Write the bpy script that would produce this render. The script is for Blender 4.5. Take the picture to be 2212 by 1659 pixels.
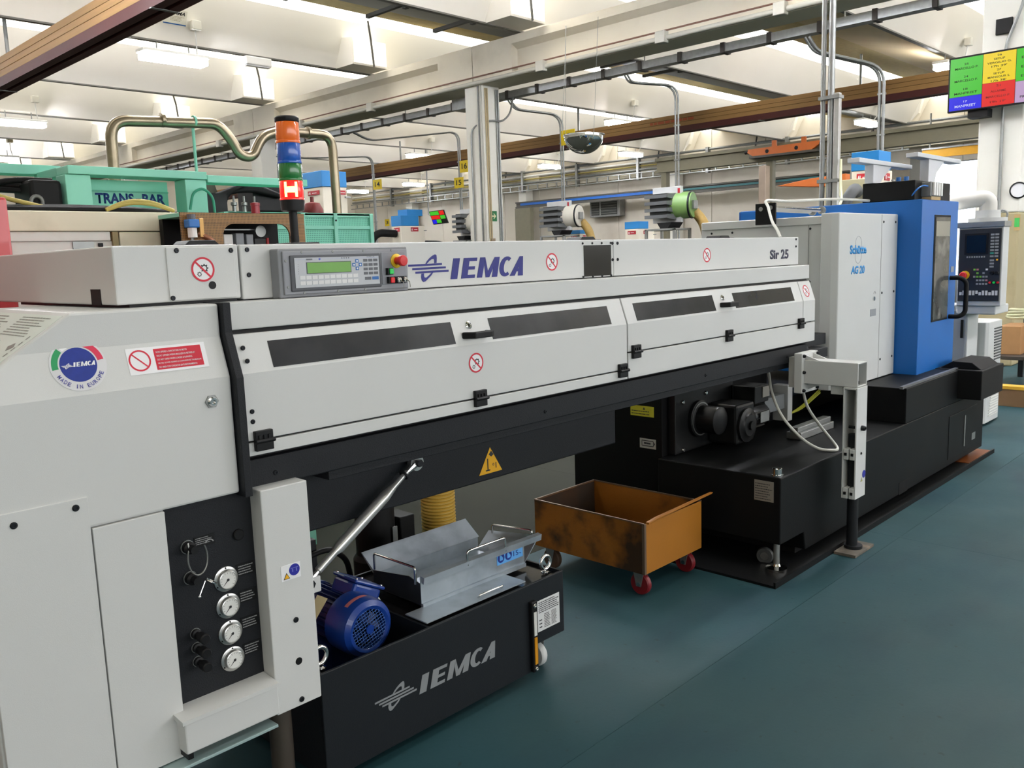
import bpy, bmesh, math, random
from mathutils import Vector, Matrix
random.seed(7)
S = bpy.context.scene
for o in list(bpy.data.objects): bpy.data.objects.remove(o)
COL = S.collection
# ------------------------------------------------------------------ camera
# world frame in metres: +X runs along the bar feeder, +Y away from it into the hall, +Z up
CAMH = 1.55
yaw, pitch, roll = [math.radians(a) for a in (44.1966, 8.3123, -1.9699)]
_f = Vector((math.cos(yaw)*math.cos(pitch), math.sin(yaw)*math.cos(pitch), -math.sin(pitch)))
_r = Vector((math.sin(yaw), -math.cos(yaw), 0)); _u = _r.cross(_f)
r_ = math.cos(roll)*_r + math.sin(roll)*_u; u_ = -math.sin(roll)*_r + math.cos(roll)*_u
cd = bpy.data.cameras.new('camera'); cam = bpy.data.objects.new('camera', cd); COL.objects.link(cam)
cam.matrix_world = Matrix(((r_.x,u_.x,-_f.x,0),(r_.y,u_.y,-_f.y,0),(r_.z,u_.z,-_f.z,CAMH),(0,0,0,1)))
cd.sensor_fit = 'HORIZONTAL'; cd.sensor_width = 36; cd.lens = 36*1855.8/2212; cd.clip_end = 200; cd.clip_start = .05
S.camera = cam
# ------------------------------------------------------------------ world, exposure
w = bpy.data.worlds.new('sky'); S.world = w; w.use_nodes = True
bg = w.node_tree.nodes['Background']; bg.inputs[0].default_value = (.80,.88,1,1); bg.inputs[1].default_value = 3.0
S.view_settings.view_transform = 'Standard'; S.view_settings.look = 'None'
S.view_settings.gamma = 1; S.view_settings.use_curve_mapping = False
S.view_settings.exposure = 0.0
C_=S.cycles; C_.max_bounces=5; C_.use_light_tree=False; C_.adaptive_threshold=.025; C_.diffuse_bounces=3; C_.glossy_bounces=3; C_.transmission_bounces=4; C_.transparent_max_bounces=6; C_.caustics_reflective=False; C_.caustics_refractive=False
SKYLIGHT = 3.2      # emission of the daylit roof glazing
LAMP = 110.0
SIDEWIN = 5.2       # emission of the daylit ribbon windows in the wall behind the camera         # emission of the LED lamps
# ------------------------------------------------------------------ materials
def lin(c):
    return tuple(((v/255)/12.92 if v/255 <= .04045 else ((v/255+.055)/1.055)**2.4) for v in c)
MATS = {}
def M(name, col, rough=.5, metal=0., noise=.05, scale=6., bump=0., bscale=120., emit=None, es=0., alpha=1., trans=0., coat=0., stain=None, sscale=1.5, sthr=.55, samt=.5, stretch=None, spec=None):
    """procedural principled material: base colour with a soft noise variation, optional stains and fine bump"""
    if name in MATS: return MATS[name]
    m = bpy.data.materials.new(name); m.use_nodes = True; nt = m.node_tree; N = nt.nodes; L = nt.links
    b = N['Principled BSDF']; c = lin(col)
    tc = N.new('ShaderNodeTexCoord'); src = tc.outputs['Object']
    if stretch:
        mp = N.new('ShaderNodeMapping'); mp.inputs['Scale'].default_value = stretch; L.new(src, mp.inputs[0]); src = mp.outputs[0]
    nz = N.new('ShaderNodeTexNoise'); nz.inputs['Scale'].default_value = scale; nz.inputs['Detail'].default_value = 4; L.new(src, nz.inputs['Vector'])
    mx = N.new('ShaderNodeMix'); mx.data_type = 'RGBA'; L.new(nz.outputs['Fac'], mx.inputs[0])
    mx.inputs[6].default_value = (*[max(0,v*(1-noise*2)) for v in c],1); mx.inputs[7].default_value = (*[min(1,v*(1+noise*2)) for v in c],1)
    out = mx.outputs[2]
    if stain:
        n2 = N.new('ShaderNodeTexNoise'); n2.inputs['Scale'].default_value = sscale; n2.inputs['Detail'].default_value = 8; L.new(src, n2.inputs['Vector'])
        rp = N.new('ShaderNodeMapRange'); rp.inputs[1].default_value = sthr; rp.inputs[2].default_value = sthr+.18; rp.inputs[4].default_value = samt; L.new(n2.outputs['Fac'], rp.inputs[0])
        m2 = N.new('ShaderNodeMix'); m2.data_type = 'RGBA'; L.new(rp.outputs[0], m2.inputs[0]); L.new(out, m2.inputs[6]); m2.inputs[7].default_value = (*lin(stain),1); out = m2.outputs[2]
    L.new(out, b.inputs['Base Color'])
    b.inputs['Roughness'].default_value = rough; b.inputs['Metallic'].default_value = metal
    if spec is not None: b.inputs['Specular IOR Level'].default_value = spec
    if coat: b.inputs['Coat Weight'].default_value = coat
    if trans: b.inputs['Transmission Weight'].default_value = trans
    if alpha < 1: b.inputs['Alpha'].default_value = alpha
    if emit: b.inputs['Emission Color'].default_value = (*lin(emit),1); b.inputs['Emission Strength'].default_value = es
    if bump:
        n3 = N.new('ShaderNodeTexNoise'); n3.inputs['Scale'].default_value = bscale; n3.inputs['Detail'].default_value = 3; L.new(src, n3.inputs['Vector'])
        bp = N.new('ShaderNodeBump'); bp.inputs['Strength'].default_value = bump; bp.inputs['Distance'].default_value = .01; L.new(n3.outputs['Fac'], bp.inputs['Height']); L.new(bp.outputs[0], b.inputs['Normal'])
    MATS[name] = m; return m
# ------------------------------------------------------------------ mesh builder
def perp(d):
    d = Vector(d).normalized(); a = Vector((0,0,1)) if abs(d.z) < .9 else Vector((1,0,0))
    x = d.cross(a).normalized(); return x, d.cross(x).normalized(), d
class MB:
    def __init__(s): s.v=[]; s.f=[]; s.m=[]
    def add(s, vs, fs, m=0):
        o=len(s.v); s.v+= [Vector(p) for p in vs]; s.f+= [tuple(i+o for i in f) for f in fs]; s.m+=[m]*len(fs); return s
    def box(s,x0,x1,y0,y1,z0,z1,m=0):
        return s.add([(x,y,z) for z in (z0,z1) for y in (y0,y1) for x in (x0,x1)],[(0,2,3,1),(4,5,7,6),(0,1,5,4),(2,6,7,3),(0,4,6,2),(1,3,7,5)],m)
    def prism(s,poly,ax,a,b,m=0):
        n=len(poly); mk={'x':lambda p,t:(t,p[0],p[1]),'y':lambda p,t:(p[0],t,p[1]),'z':lambda p,t:(p[0],p[1],t)}[ax]
        return s.add([mk(p,a) for p in poly]+[mk(p,b) for p in poly],[tuple(range(n))[::-1],tuple(range(n,2*n))]+[(i,(i+1)%n,n+(i+1)%n,n+i) for i in range(n)],m)
    def cyl(s,p0,p1,r0,r1=None,n=16,m=0):
        p0=Vector(p0);p1=Vector(p1); r1=r0 if r1 is None else r1; x,y,d=perp(p1-p0)
        A=[p0+(x*math.cos(t)+y*math.sin(t))*r0 for t in [2*math.pi*i/n for i in range(n)]]
        B=[p1+(x*math.cos(t)+y*math.sin(t))*r1 for t in [2*math.pi*i/n for i in range(n)]]
        return s.add(A+B,[tuple(range(n))[::-1],tuple(range(n,2*n))]+[(i,(i+1)%n,n+(i+1)%n,n+i) for i in range(n)],m)
    def lathe(s,prof,o,d,n=24,m=0):
        o=Vector(o); x,y,d=perp(d); vs=[]; fs=[]; k=len(prof)
        for i in range(n):
            t=2*math.pi*i/n; e=x*math.cos(t)+y*math.sin(t)
            vs+=[o+e*r+d*h for r,h in prof]
        for i in range(n):
            j=(i+1)%n
            for q in range(k-1): fs.append((i*k+q,j*k+q,j*k+q+1,i*k+q+1))
        flat=max(h for r,h in prof)-min(h for r,h in prof)<1e-9
        if prof[0][0]>1e-5 and not flat: fs.append(tuple(i*k for i in range(n))[::-1])
        if prof[-1][0]>1e-5: fs.append(tuple(i*k+k-1 for i in range(n)))
        return s.add(vs,fs,m)
    def tube(s,pts,r,n=8,m=0,closed=False,rad=None):
        P=[Vector(p) for p in pts]; k=len(P); T=[]
        for i in range(k):
            a=P[i-1] if (i or closed) else P[i]; b=P[(i+1)%k] if (i<k-1 or closed) else P[i]; T.append((b-a).normalized())
        x,y,_=perp(T[0]); vs=[]; fs=[]
        for i in range(k):
            x=(x-T[i]*x.dot(T[i])).normalized(); y=T[i].cross(x); rr=rad[i] if rad else r
            vs+=[P[i]+(x*math.cos(2*math.pi*j/n)+y*math.sin(2*math.pi*j/n))*rr for j in range(n)]
        for i in range(k if closed else k-1):
            ii=(i+1)%k
            for j in range(n): fs.append((i*n+j,i*n+(j+1)%n,ii*n+(j+1)%n,ii*n+j))
        if not closed: fs+= [tuple(range(n))[::-1],tuple((k-1)*n+j for j in range(n))]
        return s.add(vs,fs,m)
    def ring(s,c,X,Y,r0,r1,a0=0.,a1=360.,n=32,t=.001,m=0,ey=1.):
        """flat ring sector in the plane (X,Y) with thickness t towards X x Y"""
        c=Vector(c);X=Vector(X).normalized();Y=Vector(Y).normalized();Z=X.cross(Y)*t
        full=abs(a1-a0)>=359.9; k=n if full else n+1; vs=[]
        for i in range(k):
            a=math.radians(a0+(a1-a0)*i/n); e=X*math.cos(a)+Y*math.sin(a)*ey
            vs+=[c+e*r0,c+e*r1,c+e*r1+Z,c+e*r0+Z]
        fs=[]
        for i in range(n):
            a=4*i;b=4*((i+1)%k)
            for q in range(4): fs.append((a+q,a+(q+1)%4,b+(q+1)%4,b+q))
        if not full: fs+=[(0,1,2,3),tuple(4*(k-1)+q for q in (3,2,1,0))]
        return s.add(vs,fs,m)
    def plate(s,pts,nrm,t=.001,m=0):
        """flat polygon with thickness t along nrm"""
        P=[Vector(p) for p in pts]; Z=Vector(nrm).normalized()*t; n=len(P)
        return s.add(P+[p+Z for p in P],[tuple(range(n))[::-1],tuple(range(n,2*n))]+[(i,(i+1)%n,n+(i+1)%n,n+i) for i in range(n)],m)
    def sphere(s,c,r,n=12,k=8,m=0,sz=1.):
        prof=[(max(1e-6,r*math.sin(math.pi*i/k)),-r*sz*math.cos(math.pi*i/k)) for i in range(k+1)]
        return s.lathe(prof,c,(0,0,1),n,m)
    def build(s,name,mat,parent=None,bevel=0.,smooth=None,seg=2):
        off=Vector((0,0,0)); q=parent
        while q: off+=q.location; q=q.parent
        loc=None
        if parent is None:
            lo=[min(v[i] for v in s.v) for i in range(3)]; hi=[max(v[i] for v in s.v) for i in range(3)]
            loc=Vector(((lo[0]+hi[0])/2,(lo[1]+hi[1])/2,lo[2])); off=loc
        me=bpy.data.meshes.new(name); me.from_pydata([v-off for v in s.v],[],s.f)
        bm=bmesh.new(); bm.from_mesh(me); bmesh.ops.recalc_face_normals(bm,faces=bm.faces); bm.to_mesh(me); bm.free()
        mats=mat if isinstance(mat,(list,tuple)) else [mat]
        for mm in mats: me.materials.append(mm)
        if len(mats)>1: me.polygons.foreach_set('material_index',s.m)
        o=bpy.data.objects.new(name,me); COL.objects.link(o)
        if loc: o.location=loc
        if parent: o.parent=parent
        if smooth:
            me.shade_smooth() if hasattr(me,'shade_smooth') else None
            me.set_sharp_from_angle(angle=math.radians(smooth if smooth>1 else 40))
        if bevel:
            b=o.modifiers.new('bevel','BEVEL'); b.width=bevel; b.segments=seg; b.limit_method='ANGLE'; b.angle_limit=math.radians(40)
            b.harden_normals=False
        return o
def tag(o,label=None,cat=None,group=None,kind=None):
    if label: o['label']=label
    if cat: o['category']=cat
    if group: o['group']=group
    if kind: o['kind']=kind
    return o
def thing(name,loc,label,cat,group=None,kind=None):
    o=bpy.data.objects.new(name,None); COL.objects.link(o); o.location=loc; o.empty_display_size=.1
    return tag(o,label,cat,group,kind)
def copy_tree(o,parent=None):
    c=o.copy(); COL.objects.link(c); c.parent=parent
    for ch in list(o.children): copy_tree(ch,c)
    return c
def text(s,p,X,Y,w,h,mat,parent,name='lettering',t=.0008,shear=0.,bold=0.,lift=.0006,label=None,cond=True):
    """lettering fitted into a w x h box whose lower-left corner is p; X reading direction, Y up"""
    cu=bpy.data.curves.new(name,'FONT'); cu.body=s; cu.size=1; cu.shear=shear; cu.offset=bold; cu.extrude=0; cu.resolution_u=3; cu.fill_mode='FRONT'
    ob=bpy.data.objects.new('tmp',cu); me=bpy.data.meshes.new_from_object(ob); bpy.data.objects.remove(ob); bpy.data.curves.remove(cu)
    X=Vector(X).normalized();Y=Vector(Y).normalized();Z=X.cross(Y)
    co=[v.co.copy() for v in me.vertices]
    x0=min(c.x for c in co);x1=max(c.x for c in co);y0=min(c.y for c in co);y1=max(c.y for c in co)
    sx=w/(x1-x0); sy=h/(y1-y0)
    off=Vector((0,0,0)); q=parent
    while q: off+=q.location; q=q.parent
    for v,c in zip(me.vertices,co): v.co=Vector(p)+X*((c.x-x0)*sx)+Y*((c.y-y0)*sy)+Z*lift-off
    me.name=name; me.materials.clear(); me.materials.append(mat)
    o=bpy.data.objects.new(name,me); COL.objects.link(o); o.parent=parent
    if t:
        so=o.modifiers.new('thick','SOLIDIFY'); so.thickness=t; so.offset=1
    if label: o['label']=label
    return o
def arc(c,r,a0,a1,X,Y,n=8):
    c=Vector(c);X=Vector(X);Y=Vector(Y)
    return [c+X*(r*math.cos(math.radians(a0+(a1-a0)*i/n)))+Y*(r*math.sin(math.radians(a0+(a1-a0)*i/n))) for i in range(n+1)]
def spline(pts,n=6):
    """smooth Catmull-Rom path through the points"""
    P=[Vector(p) for p in pts]; Q=[P[0]*2-P[1]]+P+[P[-1]*2-P[-2]]; out=[]
    for i in range(1,len(Q)-2):
        for k in range(n):
            t=k/n; a,b,c,d=Q[i-1:i+3]
            out.append(.5*(2*b+(c-a)*t+(2*a-5*b+4*c-d)*t*t+(3*b-a-3*c+d)*t**3))
    return out+[P[-1]]
def bend(pts,r,n=5):
    """polyline with rounded corners of radius r"""
    P=[Vector(p) for p in pts]; out=[P[0]]
    for i in range(1,len(P)-1):
        a=(P[i-1]-P[i]);b=(P[i+1]-P[i]); d=min(r,a.length*.49,b.length*.49); a=P[i]+a.normalized()*d; b=P[i]+b.normalized()*d
        for k in range(n+1):
            t=k/n; out.append(a*(1-t)**2+P[i]*2*t*(1-t)+b*t*t)
    return out+[P[-1]]
XA=(1,0,0);YA=(0,1,0);ZA=(0,0,1);NX=(-1,0,0);NY=(0,-1,0)
# common materials
m_conc=M('concrete_cream',(230,222,203),.85,noise=.04,scale=1.2,stain=(168,158,138),sscale=.9,sthr=.58,samt=.35,bump=.15,bscale=30)
m_roof=M('roof_plaster',(243,239,229),.9,noise=.02,scale=.7)
m_wall=M('wall_plaster',(222,215,200),.9,noise=.03,scale=.8,stain=(160,146,128),sscale=.28,sthr=.52,samt=.55)
m_glass=M('roof_glazing',(255,255,255),.4,emit=(255,253,246),es=SKYLIGHT)
m_sidewin=M('daylit_window_glass',(255,255,255),.3,emit=(250,252,255),es=SIDEWIN)
m_lamp=M('led_diffuser',(255,255,255),.4,emit=(246,248,255),es=LAMP)
m_galv=M('galvanised_steel',(150,152,150),.42,.75,noise=.12,scale=14)
m_alu=M('aluminium',(190,190,188),.35,.85,noise=.06,scale=20)
m_chrome=M('chrome',(225,225,225),.12,1.)
m_black=M('black_plastic',(20,20,22),.45,spec=.25,noise=.1,scale=30)
m_blacksteel=M('black_painted_steel',(28,30,33),.5,spec=.25,noise=.12,scale=5,bump=.12,bscale=300)
m_white=M('white_plastic',(236,235,230),.5,noise=.02)
m_screw=M('dark_screw',(40,42,46),.35,.7)
# ================================================================== SETTING
def floor_material():
    m=bpy.data.materials.new('teal_epoxy_floor'); m.use_nodes=True; nt=m.node_tree; N=nt.nodes; L=nt.links; b=N['Principled BSDF']
    tc=N.new('ShaderNodeTexCoord'); src=tc.outputs['Object']
    def noise(sc,det,rot=None):
        n=N.new('ShaderNodeTexNoise'); n.inputs['Scale'].default_value=sc; n.inputs['Detail'].default_value=det
        if rot:
            mp=N.new('ShaderNodeMapping'); mp.inputs['Scale'].default_value=rot; L.new(src,mp.inputs[0]); L.new(mp.outputs[0],n.inputs['Vector'])
        else: L.new(src,n.inputs['Vector'])
        return n.outputs['Fac']
    def mix(f,a,bb):
        x=N.new('ShaderNodeMix'); x.data_type='RGBA'; L.new(f,x.inputs[0])
        for s,v in ((6,a),(7,bb)):
            if isinstance(v,tuple): x.inputs[s].default_value=(*lin(v),1)
            else: L.new(v,x.inputs[s])
        return x.outputs[2]
    def rng(f,a,c,to=1.):
        r=N.new('ShaderNodeMapRange'); r.inputs[1].default_value=a; r.inputs[2].default_value=c; r.inputs[4].default_value=to; L.new(f,r.inputs[0]); return r.outputs[0]
    base=mix(noise(.7,5),(34,66,72),(44,77,84))
    base=mix(rng(noise(1.3,8,(1,2.2,1)),.5,.68,.55),base,(30,56,68))          # scuffed darker lanes
    base=mix(rng(noise(.35,4),.52,.7,.55),base,(58,72,66))                  # worn, dusty patches
    base=mix(rng(noise(26,6),.66,.74,.5),base,(34,42,42))                      # specks
    L.new(base,b.inputs['Base Color'])
    rr=N.new('ShaderNodeMapRange'); rr.inputs[3].default_value=.48; rr.inputs[4].default_value=.72; L.new(noise(2.2,6),rr.inputs[0]); L.new(rr.outputs[0],b.inputs['Roughness'])
    b.inputs['Specular IOR Level'].default_value=.22
    bp=N.new('ShaderNodeBump'); bp.inputs['Strength'].default_value=.05; bp.inputs['Distance'].default_value=.01; L.new(noise(60,3),bp.inputs['Height']); L.new(bp.outputs[0],b.inputs['Normal'])
    return m
m_floor=floor_material()
m_bay=M('oily_machine_bay_floor',(40,42,34),.85,spec=.2,noise=.12,scale=1.5,stain=(36,38,30),sscale=1.2,sthr=.48,samt=.7)  # oily olive floor, coloured extra dark for the shade between the machines
# floor slabs with saw-cut joints: two joints cross the visible aisle
fl=thing('floor',(12,16,0),'worn teal epoxy floor with saw cut joints','floor',kind='structure'); del fl['category']
FX=[-8,-.9,4.605,11,18,25,32,46]; FY=[-12,-4,1.62,3.0,6.4,12,20,28,44]
g=.0009
for i in range(len(FX)-1):
    for j in range(len(FY)-1):
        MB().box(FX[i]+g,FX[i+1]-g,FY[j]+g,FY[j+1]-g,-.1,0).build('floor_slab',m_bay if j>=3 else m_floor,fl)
MB().box(-8,46,-12,44,-.2,-.004).build('subfloor',M('joint_filler',(30,52,56),.9),fl)

# ---- roof: precast wing beams (keel at KY), shallow wing behind each keel, daylit strip, next beam
KEELS=[11.15+4.5*k for k in range(-5,7)]
KZ=5.63
m_foam=M('yellow_foam_edge',(205,184,126),.95,noise=.12,scale=9,bump=.5,bscale=40)
m_sheet=M('grey_roof_sheet',(120,121,114),.6,.2,noise=.06,scale=2)
m_keel=M('keel_edge_strip',(104,102,96),.6,.2)
m_endwin=M('roof_end_window',(255,252,240),.5,emit=(255,250,236),es=1.15)
ceil=thing('ceiling',(12,16,KZ),'precast concrete wing beam roof with daylit strips','ceiling',kind='structure'); del ceil['category']
def wing(yk): return [(yk-.47,6.5),(yk-.345,6.32),(yk-.235,6.11),(yk-.14,5.91),(yk-.06,5.76),(yk,KZ),(yk+.06,KZ),(yk+.2,5.8),(yk-.1,6.1),(yk-.30,6.5)]
for xa,xb in ((-8,12.3),(12.3,32)):
    for k,yk in enumerate(KEELS):
        rb=MB().prism(wing(yk),'x',xa,xb).build('roof_beam',m_roof,ceil,smooth=30)
        MB().box(xa,xb,yk-.02,yk+.07,KZ-.025,KZ+.002).build('keel_strip',m_keel,rb)
        yellow=(yk<7 and xa>0)
        MB().prism([(yk+.06,KZ+.01),(yk+1.6,6.01),(yk+1.6,6.08),(yk+.06,KZ+.09)],'x',xa,xb).build('wing_sheet',M('cream_roof_sheet',(214,194,150),.85,noise=.06,scale=2,stretch=(2,.2,1)) if yellow else m_sheet,rb)
        MB().prism([(yk+1.6,6.01),(yk+3.1,6.38),(yk+3.1,6.5),(yk+1.6,6.09)],'x',xa,xb).build('wing_foam',m_foam,rb)
        MB().add([(xa,yk+3.08,6.49),(xb,yk+3.08,6.49),(xb,yk+4.05,6.49),(xa,yk+4.05,6.49)],[(0,3,2,1)]).build('skylight',m_glass,rb)
    xe=xb-.02
    for yk in KEELS:
        if xa<0:
            MB().prism([(yk-.62,KZ-.01),(yk-.62,6.14),(yk-.25,6.2),(yk+.02,KZ-.01)],'x',11.1,11.98).build('beam_end_block',m_roof,ceil)
            MB().box(11.14,11.95,yk-.64,yk-.62,KZ+.03,6.12).build('end_window',m_endwin,ceil)
            MB().tube([(11.6,yk-.67,KZ-.02),(11.55,yk-.67,6.14),(11.4,yk-.8,6.47)],.022,6).build('drain_pipe',M('dark_pipe',(92,90,86),.6,.3),ceil)
        else:
            MB().prism([(yk-.3,5.95),(yk-.45,6.5),(yk+2.4,6.45),(yk+.3,5.7),(yk,5.62)],'x',31.3,31.5).build('beam_end_block',m_roof,ceil)
            MB().tube([(31.25,yk+.1,5.66),(31.25,yk+.75,6.0),(31.25,yk+1.1,6.0),(31.25,yk+1.2,5.4)],.03,6).build('drain_pipe',MATS['dark_pipe'],ceil)
# steel brackets on the grey wing sheet of the third beam
for xa in (4.6,6.2,7.8,9.4,10.9,14.2,15.8,17.4): 
    MB().box(xa,xa+.07,11.3,12.3,5.66,5.72).box(xa,xa+.07,11.24,11.32,5.6,5.75).build('roof_bracket',M('dark_bracket',(74,74,70),.6,.3),ceil)
MB().box(-8.3,32.6,-12.3,44.3,6.56,6.75).build('roof_deck',m_roof,ceil)

# ---- girders and columns
m_col=M('column_white',(234,232,222),.8,noise=.03,scale=1,stain=(178,170,150),sscale=1.2,sthr=.6,samt=.3)
m_coltan=M('column_tan',(176,164,128),.7,noise=.05,scale=2,stain=(140,128,96),sscale=2,samt=.4)
COLY=[-5.7,3.185,12.44,20.69,29.3,38.0]
def girder(xa,xb,n,label):
    gd=thing('girder_%d'%n if 0 else 'concrete_girder',(xa,16,4.86),label,'girder',kind='structure'); del gd['category']
    for a,b in zip(COLY[:-1],COLY[1:]):
        c0,c1=a+1.0,b-1.05
        s=MB()
        s.box(xa+.16,xb,a+.01,b-.01,4.86,5.6)                     # web
        s.box(xa,xa+.16,a+.01,c0,4.86,5.6).box(xa,xa+.16,c1,b-.01,4.86,5.6)
        s.box(xa,xa+.16,c0,c1,4.86,4.97).prism([(xa,5.46),(xa+.16,5.38),(xa+.16,5.6),(xa,5.6)],'y',c0,c1)
        s.build('girder_span',m_conc,gd)
    return gd
girder(12.0,12.6,1,'deep concrete girder with recessed panels carried by the white columns')
girder(31.4,31.98,2,'far concrete girder along the back wall under the roof')
for i,y in enumerate(COLY[1:]):
    c=thing('concrete_column',(12.25,y,0),['white concrete column carrying the wall screen','white concrete column with green arrow sign','white concrete column behind the signal tower','distant white concrete column','farthest white concrete column'][i],'column',kind='structure'); del c['category']
    MB().box(12.0,12.46,y-.25,y+.25,1.9 if i==0 else 0,4.86).build('shaft',m_col,c,bevel=.02)
    if i==0: MB().box(12.0,12.46,y-.25,y+.25,0,1.9).build('painted_base',m_coltan,c,bevel=.02)
for i,y in enumerate(COLY[1:]):
    c=tag(MB().box(31.3,31.8,y-.25,y+.25,0,4.86).build('wall_column',m_col,None,bevel=.02),None,None,None,'structure')
    c['label']='concrete column standing against the back wall'

# ---- walls
def wall(name,label): 
    t=thing(name,(0,0,0),label,'wall',kind='structure'); del t['category']; return t
wb=wall('wall_back','far cream wall of upright precast panels with a bright open gate')
y=-12.0
while y<44:
    y1=min(y+2.4,44); z0=0
    if y1>5.0 and y<10.9: z0=4.3
    MB().box(32,32.3,y+.012,y1-.012,z0,7).build('wall_panel',m_wall,wb); y=y1
MB().box(32.05,32.35,-12,5.0,0,7).box(32.05,32.35,10.9,44,0,7).box(32.05,32.35,5,10.9,4.3,7).build('joint_backing',M('joint_grey',(150,142,128),.9),wb)
for nm,lab,a in (('wall_left','far left cream wall',(-8.3,32.3,44,44.3)),('wall_right','cream side wall of the hall',(-8.3,-8,-12,44))):
    wl=wall(nm,lab)
    MB().box(a[0],a[1],a[2],a[3],0,7).build('wall_panel',m_wall,wl)
# the long wall behind the camera is glazed above a parapet: its daylight is what lights the fronts of the machines
wf=wall('wall_front','long glazed wall behind the camera with steel mullions')
MB().box(-8.3,32.3,-12.3,-12,0,2.2).build('parapet',m_wall,wf); MB().box(-8.3,32.3,-12.3,-12,5.2,7).build('wall_panel',m_wall,wf)
for k in range(16):
    xa=-8+2.5*k
    MB().add([(xa+.06,-12.1,2.2),(xa+2.44,-12.1,2.2),(xa+2.44,-12.1,5.2),(xa+.06,-12.1,5.2)],[(0,1,2,3)]).build('window_pane',m_sidewin,wf)
    MB().box(xa-.06,xa+.06,-12.25,-12,2.2,5.2).build('mullion',m_galv,wf)
# ---- LED lamps under the keels
def lamp(x,y,label,big=False):
    t=thing('led_lamp',(x,y,5.28),label,'lamp','LED lamps hung under the roof keels')
    L_,W_=(.62,.34)
    MB().box(x-L_,x+L_,y-W_/2,y+W_/2,5.385,5.45).build('housing',m_white,t,bevel=.02)
    MB().box(x-L_+.03,x+L_-.03,y-W_/2+.02,y+W_/2-.02,5.27,5.385).build('diffuser',m_lamp,t,bevel=.015)
    for dx in (-.3,.3): MB().cyl((x+dx,y,5.45),(x+dx,y,KZ),.012,n=6).build('hanger',m_galv,t)
    MB().box(x+.25,x+.42,y-.34,y-.2,5.84,6.0).build('junction_box',M('box_grey',(205,202,190),.6),t,bevel=.01)
    MB().tube(bend([(x+.33,y-.26,5.85),(x+.36,y-.2,5.6),(x+.45,y-.02,5.46)],.06),.012,6).build('cable',m_white,t)
    return t
LP=[(7.57,15.65,'LED lamp nearest the wooden crane beam at upper left'),(7.6,24.4,'LED lamp at the left edge above the green machine frame'),(9.2,32.0,'LED lamp cut by the left edge far down the hall'),
(21.0,24.65,'LED lamp seen between the signal tower and the column'),(28.1,33.65,'LED lamp above the yellow sign 14 and far screen'),(28.0,38.15,'LED lamp farthest left beyond the pipe'),
(21.05,15.65,'LED lamp just above the far crane beam over the dome mirror'),(27.7,20.15,'LED lamp right of the dome mirror below the crane beam'),(28.1,24.65,'LED lamp left of the dome mirror below the crane beam'),
(27.75,11.15,'LED lamp right of the tall conduits above the orange beam'),(21.0,6.65,'LED lamp touching the left edge of the big screen'),
(6.6,6.65,'LED lamp overhead outside the view above the feeder'),(4.0,6.65,'LED lamp overhead outside the view above the feeder doors'),(9.3,6.65,'LED lamp overhead outside the view above the lathe'),(10.2,-2.35,'LED lamp overhead outside the view at the aisle end'),(7.57,2.15,'LED lamp overhead outside the view above the aisle'),(3.0,11.15,'LED lamp overhead outside the view between the crane beam and tower'),(1.0,15.65,'LED lamp overhead outside the view beside the crane beam'),(1.0,24.65,'LED lamp overhead outside the view far left'),(1.0,20.15,'LED lamp overhead outside the view beyond the crane beam'),(1.0,29.15,'LED lamp overhead outside the view far behind the crane beam'),(14.6,2.15,'LED lamp overhead outside the view above the right column'),(7.57,-2.35,'LED lamp overhead outside the view in the aisle'),(21,-2.35,'LED lamp overhead outside the view far down the aisle')]  # unseen lamps on this line are added to brighten roof, girder and machines
for a in LP: lamp(*a)
def emergency(x,y,lab):
    t=thing('emergency_light',(x,y,5.4),lab,'lamp')
    MB().box(x-.28,x+.28,y-.07,y+.07,5.44,5.6).build('housing',m_white,t,bevel=.02)
    MB().box(x-.25,x+.25,y-.05,y+.05,5.42,5.44).build('lens',M('clear_lens',(240,240,240),.2),t)
emergency(9.27,15.65,'small white emergency light under the roof beam above the tower'); emergency(22.4,15.65,'small white emergency light beside the far lamp')

# ---- crane beams of laminated wood with red rails
m_wood=M('laminated_wood',(158,120,70),.6,noise=.1,scale=3,stretch=(3,.25,8),stain=(122,88,48),sscale=2,samt=.3)
m_redr=M('oxide_red_steel',(78,28,27),.6,.1,noise=.1,scale=4)
def crane(x0,label):
    t=thing('crane_beam',(x0+.16,16,4.58),label,'crane beam')
    for z0,z1 in ((4.74,4.84),(4.845,4.935),(4.94,5.04)): MB().box(x0,x0+.33,-4,40,z0,z1).build('wood_lamination',m_wood,t,bevel=.004)
    MB().box(x0+.0,x0+.13,-4,40,4.60,4.74).build('red_rail',m_redr,t); MB().box(x0+.2,x0+.33,-4,40,4.60,4.74).build('red_rail',m_redr,t)
    MB().box(x0+.13,x0+.2,-4,40,4.68,4.74).build('rail_web',M('dark_red_web',(70,28,26),.7),t)
    for yy in range(-2,40,6): MB().box(x0-.005,x0+.335,yy+.3,yy+.36,4.594,4.605).build('rail_clip',m_galv,t)
    for yy in range(0,40,8): MB().cyl((x0+.16,yy,5.04),(x0+.16,yy,5.7),.03,n=8).build('hanger',m_galv,t)
    return t
crane(4.77,'wooden crane beam with red rails crossing the upper left corner')
cb=crane(19.36,'long wooden crane beam with red rail behind the column and mirror')


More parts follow.
